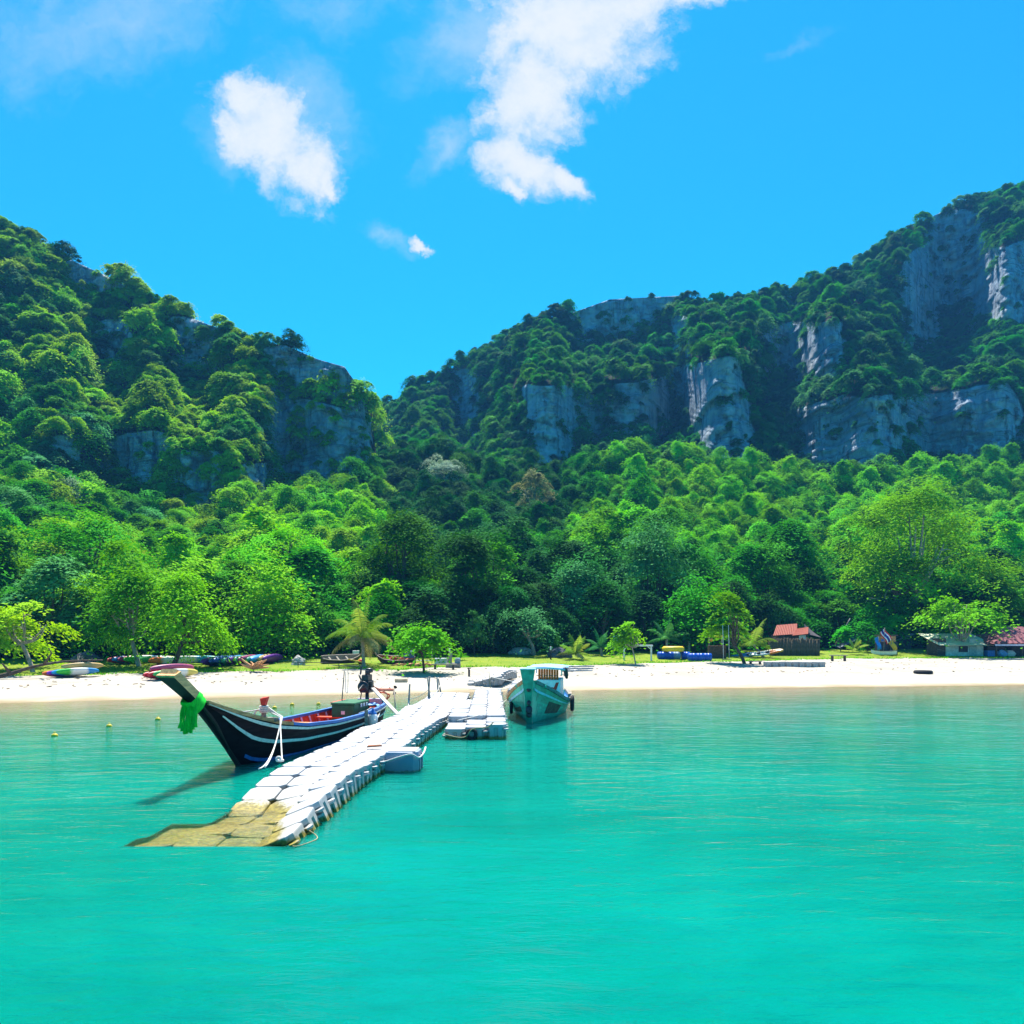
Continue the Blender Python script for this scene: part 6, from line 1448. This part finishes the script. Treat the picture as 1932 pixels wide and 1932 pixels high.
Yh = 63; hb_ = base_at(1497, Yh); hut = empty('hut', hb_, 0, 'small dark hut with two red tiled roof slopes behind the bamboo fence', 'hut'); hut.scale = (.62, .62, .7)
MB().box((0, 1.6, 1.2), (3.9, 3.2, 2.4)).build('wall', DKW, hut)
corrug([(-3.0, -.5, 2.25), (.3, -.5, 2.45)], [(-1.7, 1.7, 3.55), (1.2, 1.7, 3.75)]).build('roof', TILE_R, hut)
corrug([(-.6, -1.1, 2.25), (1.6, -1.1, 2.45)], [(.6, .5, 3.1), (2.3, .5, 3.3)]).build('roof', TILE_R, hut)
corrug([(1.4, -.6, 2.5), (4.0, .2, 2.0)], [(2.2, 1.7, 3.7), (4.2, 2.6, 2.4)]).build('side_roof', DKW, hut)
MB().box((1.2, -.06, 1.95), (.95, .06, .7), ch=.01).build('board', pmat('hut_board', (.45, .52, .6), .6, .1), hut)
MB().box((-.4, -.03, .95), (.9, .06, 1.8), ch=.01).build('door', OLDW, hut)
BAM = pmat('bamboo_old', (0.11, 0.085, 0.055), .85, .4, 9, .1, stretch=(3, 3, .4))
Yf = 60; f0 = base_at(1452, Yf); f1 = base_at(1545, Yf+.8); fen = empty('bamboo_fence', f0, 0, 'weathered bamboo fence in front of the red roofed hut', 'fence'); nsl = 34
slm = MB().tube([(0, 0, -.1), (0, 0, .5), (0, 0, 1.45)], [.055, .058, .052], 6).mesh('slat', BAM); d_ = f1-f0
for k in range(nsl):
    s = link('slat', slm, fen); s.location = d_*(k/(nsl-1))+Vector((0, rp.uniform(-.02, .02), rp.uniform(-.05, .04))); s.scale = (d_.length/nsl/.104, 1, rp.uniform(.95, 1.06)); s.rotation_euler = (rp.uniform(-.02, .02), rp.uniform(-.025, .025), 0)
for zz in (.35, 1.1): MB().tube([Vector((0, .08, zz)), d_+Vector((0, .08, zz))], .03, 6).build('rail', BAM, fen)
f2 = base_at(1290, 62.5); f3 = base_at(1400, 62.5); fen2 = empty('bamboo_fence', f2, 0, 'dark bamboo fence in the shade behind the blue drums', 'fence'); d2 = f3-f2
for k in range(36):
    s = link('slat', slm, fen2); s.location = d2*(k/35)+Vector((0, rp.uniform(-.02, .02), 0)); s.scale = (d2.length/36/.104, 1, rp.uniform(.95, 1.15))
MB().tube([Vector((0, .08, 1.2)), d2+Vector((0, .08, 1.2))], .03, 6).build('rail', BAM, fen2)
tag(MB().tube(lerp_pts([base_at(1575, 66)+Vector((0, 0, .6)), base_at(1588, 66)+Vector((0, 0, 1.6)), base_at(1604, 66)+Vector((0, 0, 3.0))], 3), .05, 6).build('pole', WOOD_GREY), 'bare slanting pole among the shrubs right of the fence', 'pole')
Ys_ = 68; p0 = base_at(1610, Ys_); le = empty('lean_to', p0, 0, 'open lean-to with a slanting grey sheet roof right of the fence', 'shelter')
a_, b_ = W(1585, 1222, Ys_)-p0, W(1668, 1185, Ys_)-p0
corrug([a_, b_], [a_+Vector((.2, 2.5, .2)), b_+Vector((.2, 2.5, .2))], 20).build('roof', pmat('sheet_blue_grey', (0.12, 0.15, 0.20), .6, .2, 5), le)
for q in (a_, b_): MB().tube([(q.x+(.2 if q is a_ else -.2), .2, 0), (q.x+(.2 if q is a_ else -.2), .2, q.z)], .05, 6).build('post', OLDW, le)
p0 = base_at(1715, 69); le = empty('lean_to', p0, 0, 'dark lean-to with a pale roof edge left of the flags', 'shelter'); a_, b_ = W(1675, 1215, 69)-p0, W(1728, 1196, 69)-p0
corrug([a_, b_], [a_+Vector((.1, 2.5, .15)), b_+Vector((.1, 2.5, .15))], 16).build('roof', pmat('sheet_pale', (0.40, 0.42, 0.42), .6, .2, 5), le); MB().box(((a_.x+b_.x)/2, 1.5, .8), (b_.x-a_.x-.3, 1.8, 1.6)).build('wall', DKW, le)
# the pale shed
Yd = 60.5; c_ = base_at(1810, Yd); sh = empty('shed', c_, 0, 'small pale green shed with a cream sheet roof behind the spreading sea-almond', 'shed')
xl, xr = W(1768, 0, Yd).x-c_.x, W(1862, 0, Yd).x-c_.x; zt_ = W(0, 1218, Yd).z-c_.z
MB().box(((xl+xr)/2+.25, 1.3, zt_/2), (xr-xl-1.0, 2.5, zt_), ch=.01).build('wall', SHEDW, sh)
corrug([(xl-.1, -.6, zt_+.02), (xr+.4, -.6, zt_+.02)], [(xl-.3, 2.4, zt_+1.0), (xr+.2, 2.4, zt_+1.0)], 30).build('roof', pmat('sheet_cream', (0.50, 0.50, 0.36), .6, .12, 4), sh)
MB().box((.35, .035, zt_*.68), (.75, .05, .5), ch=.01).build('window', DKW, sh); MB().box((1.15, .035, .75), (.6, .05, 1.45), ch=.01).build('door', pmat('shed_door', (.26, .38, .36), .7, .2, 5), sh)
MB().box(((xl+.45), .9, .75), (.7, 1.6, 1.5)).build('annex', OLDW, sh)
Yp = 60; c_ = base_at(1925, Yp); pv = empty('pavilion', c_, 0, 'open pavilion with a mauve red hipped roof at the right edge', 'pavilion')
xl, xr = W(1862, 0, Yp).x-c_.x, 4.6; ze = W(0, 1214, Yp).z-c_.z; zr = W(0, 1182, Yp).z-c_.z
RR = pmat('roof_mauve', (0.20, 0.06, 0.07), .7, .25, 6, .2)
for nm_, quad in (('roof', [(xl, -.8, ze), (xr, -.8, ze), (xl+2.4, 1.8, zr), (xr-2.4, 1.8, zr)]), ('roof', [(xr, 4.4, ze), (xl, 4.4, ze), (xr-2.4, 1.8, zr), (xl+2.4, 1.8, zr)])): corrug(quad[:2], quad[2:], 34, .035).build(nm_, RR, pv)
for sx in (0, 1):
    q = [(xl, 4.4, ze), (xl, -.8, ze), (xl+2.4, 1.8, zr)] if sx == 0 else [(xr, -.8, ze), (xr, 4.4, ze), (xr-2.4, 1.8, zr)]
    MB().add(q+[(v[0], v[1], v[2]-.04) for v in q], [(0, 1, 2), (5, 4, 3), (0, 3, 4, 1), (1, 4, 5, 2), (2, 5, 3, 0)]).build('hip_end', RR, pv)
for x in (xl+.5, xl+2.6, xr-2.2, xr-.5):
    for yy in (-.4, 4.0): MB().box((x, yy, ze/2), (.13, .13, ze), ch=.01).build('post', OLDW, pv)
MB().box(((xl+xr)/2, -.7, ze-.12), (xr-xl-.4, .06, .14)).build('eaves_board', LILAC, pv)
for x, w_ in ((xl+1.2, 1.5), (xl+3.2, 1.4)): MB().box((x, 1.0, .42), (w_, .7, .84), ch=.02).build('counter', DKW, pv)
for k, (px, c, lab) in enumerate(((1890, LBLUE, 'light blue plastic bag heap in front of the pavilion'), (1868, BLUE_P, 'blue plastic crate under the pavilion eaves'), (1905, WHITE_P, 'white sack in front of the pavilion'))):
    q = base_at(px, 60.5); bm = bmesh.new(); bmesh.ops.create_icosphere(bm, subdivisions=2, radius=.42)
    for v in bm.verts: v.co *= 1+.3*fbm(v.co.x*3+k, v.co.y*3, v.co.z*3, 3); v.co.z *= .75
    me = bpy.data.meshes.new('sack'); bm.to_mesh(me); bm.free(); me.materials.append(c)
    if k == 1: me = MB().box((0, 0, 0), (.7, .5, .5), ch=.03).mesh('crate', c)
    tag(link('crate' if k == 1 else 'sack', me, None, q+Vector((0, 0, .25))), lab, 'crate' if k == 1 else 'sack')
# shrine boat with flags by the huge tree
Yb = 62; c_ = base_at(1672, Yb)
o = empty('spirit_house', c_+Vector((.15, .3, 0)), 0, 'small brown wooden spirit house at the foot of the flags', 'shrine')
MB().box((0, 0, .55), (1.5, .9, 1.1), ch=.02).build('base', DKW, o); MB().box((0, 0, 1.35), (1.3, .7, .5), ch=.02).build('shelf', WOOD, o); MB().box((0, 0, 1.66), (1.6, .9, .08), ch=.01).build('roof', OLDW, o); MB().box((-.5, -.47, 1.25), (.3, .04, .2)).build('label', BLUE_P, o)
st = [(-1.6, .25, .5, .12, .1, .05), (-.8, .42, .42, .26, .02, -.05), (.4, .45, .42, .28, .02, -.05), (1.3, .26, .52, .12, .1, .04), (1.7, .06, .62, .03, .3, .25)]
hb2, S2 = hull_mb(st, .04, .08); o2 = empty('dinghy', base_at(1668, 60.5)+Vector((0, 0, .12)), 3.0, 'small white dinghy lying below the flags', 'boat'); o2.scale = (.6, .6, .7); hb2.build('hull', [WHITE_P, LBLUE], o2); cap(S2, -1.55, 1.6, 1, .07, .05).build('rail', WOOD_GREY, o2); cap(S2, -1.55, 1.6, -1, .07, .05).build('rail', WOOD_GREY, o2)
def flag(label, px, pyt, pole_h, bands, w=.9, h=.6, tilt=0.0, ang=-.9):
    q = base_at(px, Yb-.4); o = empty('flag', q, 0, label, 'flag', 'flags by the spirit house'); tip = Vector((tilt, 0, pole_h)); MB().tube([(0, 0, 0), tip], .022, 6).build('pole', WOOD_GREY, o)
    tot_ = sum(b[0] for b in bands); z = 0
    for k, (fr_, m_) in enumerate(bands):
        rows = []
        for e in (z/tot_, (z+fr_)/tot_): rows.append([tip+Vector((math.cos(ang)*w*t+.0, .09*math.sin(t*7), math.sin(ang)*w*t-.02))+Vector((math.sin(ang)*e*h*.6*1, .05*math.sin(t*5+e*2), -math.cos(ang)*e*h)) for t in np.linspace(0, 1, 9)])
        MB().sheet(rows, th=.004, smooth=True).build('band', m_, o); z += fr_
FR, FW, FB, FY = pmat('flag_red', (.6, .02, .03), .8, .1), pmat('flag_white', (.75, .75, .75), .8, .05), pmat('flag_blue', (.02, .03, .28), .8, .1), pmat('flag_yellow', (.75, .42, .03), .8, .1)
flag('red, white and blue striped flag flying by the spirit house', 1667, 1185, W(0, 1184, Yb).z-base_at(1667, Yb).z, [(1, FR), (1, FW), (2, FB), (1, FW), (1, FR)], 1.15, .8, .1, -1.0)
flag('yellow flag hanging right of the striped flag', 1680, 1200, W(0, 1202, Yb).z-base_at(1680, Yb).z, [(1, FY)], 1.1, .6, .1, -1.1)
flag('blue flag hanging left of the striped flag', 1660, 1200, W(0, 1200, Yb).z-base_at(1660, Yb).z, [(1, pmat('flag_sky', (.02, .22, .6), .8, .1))], 1.1, .55, -.1, -1.35)
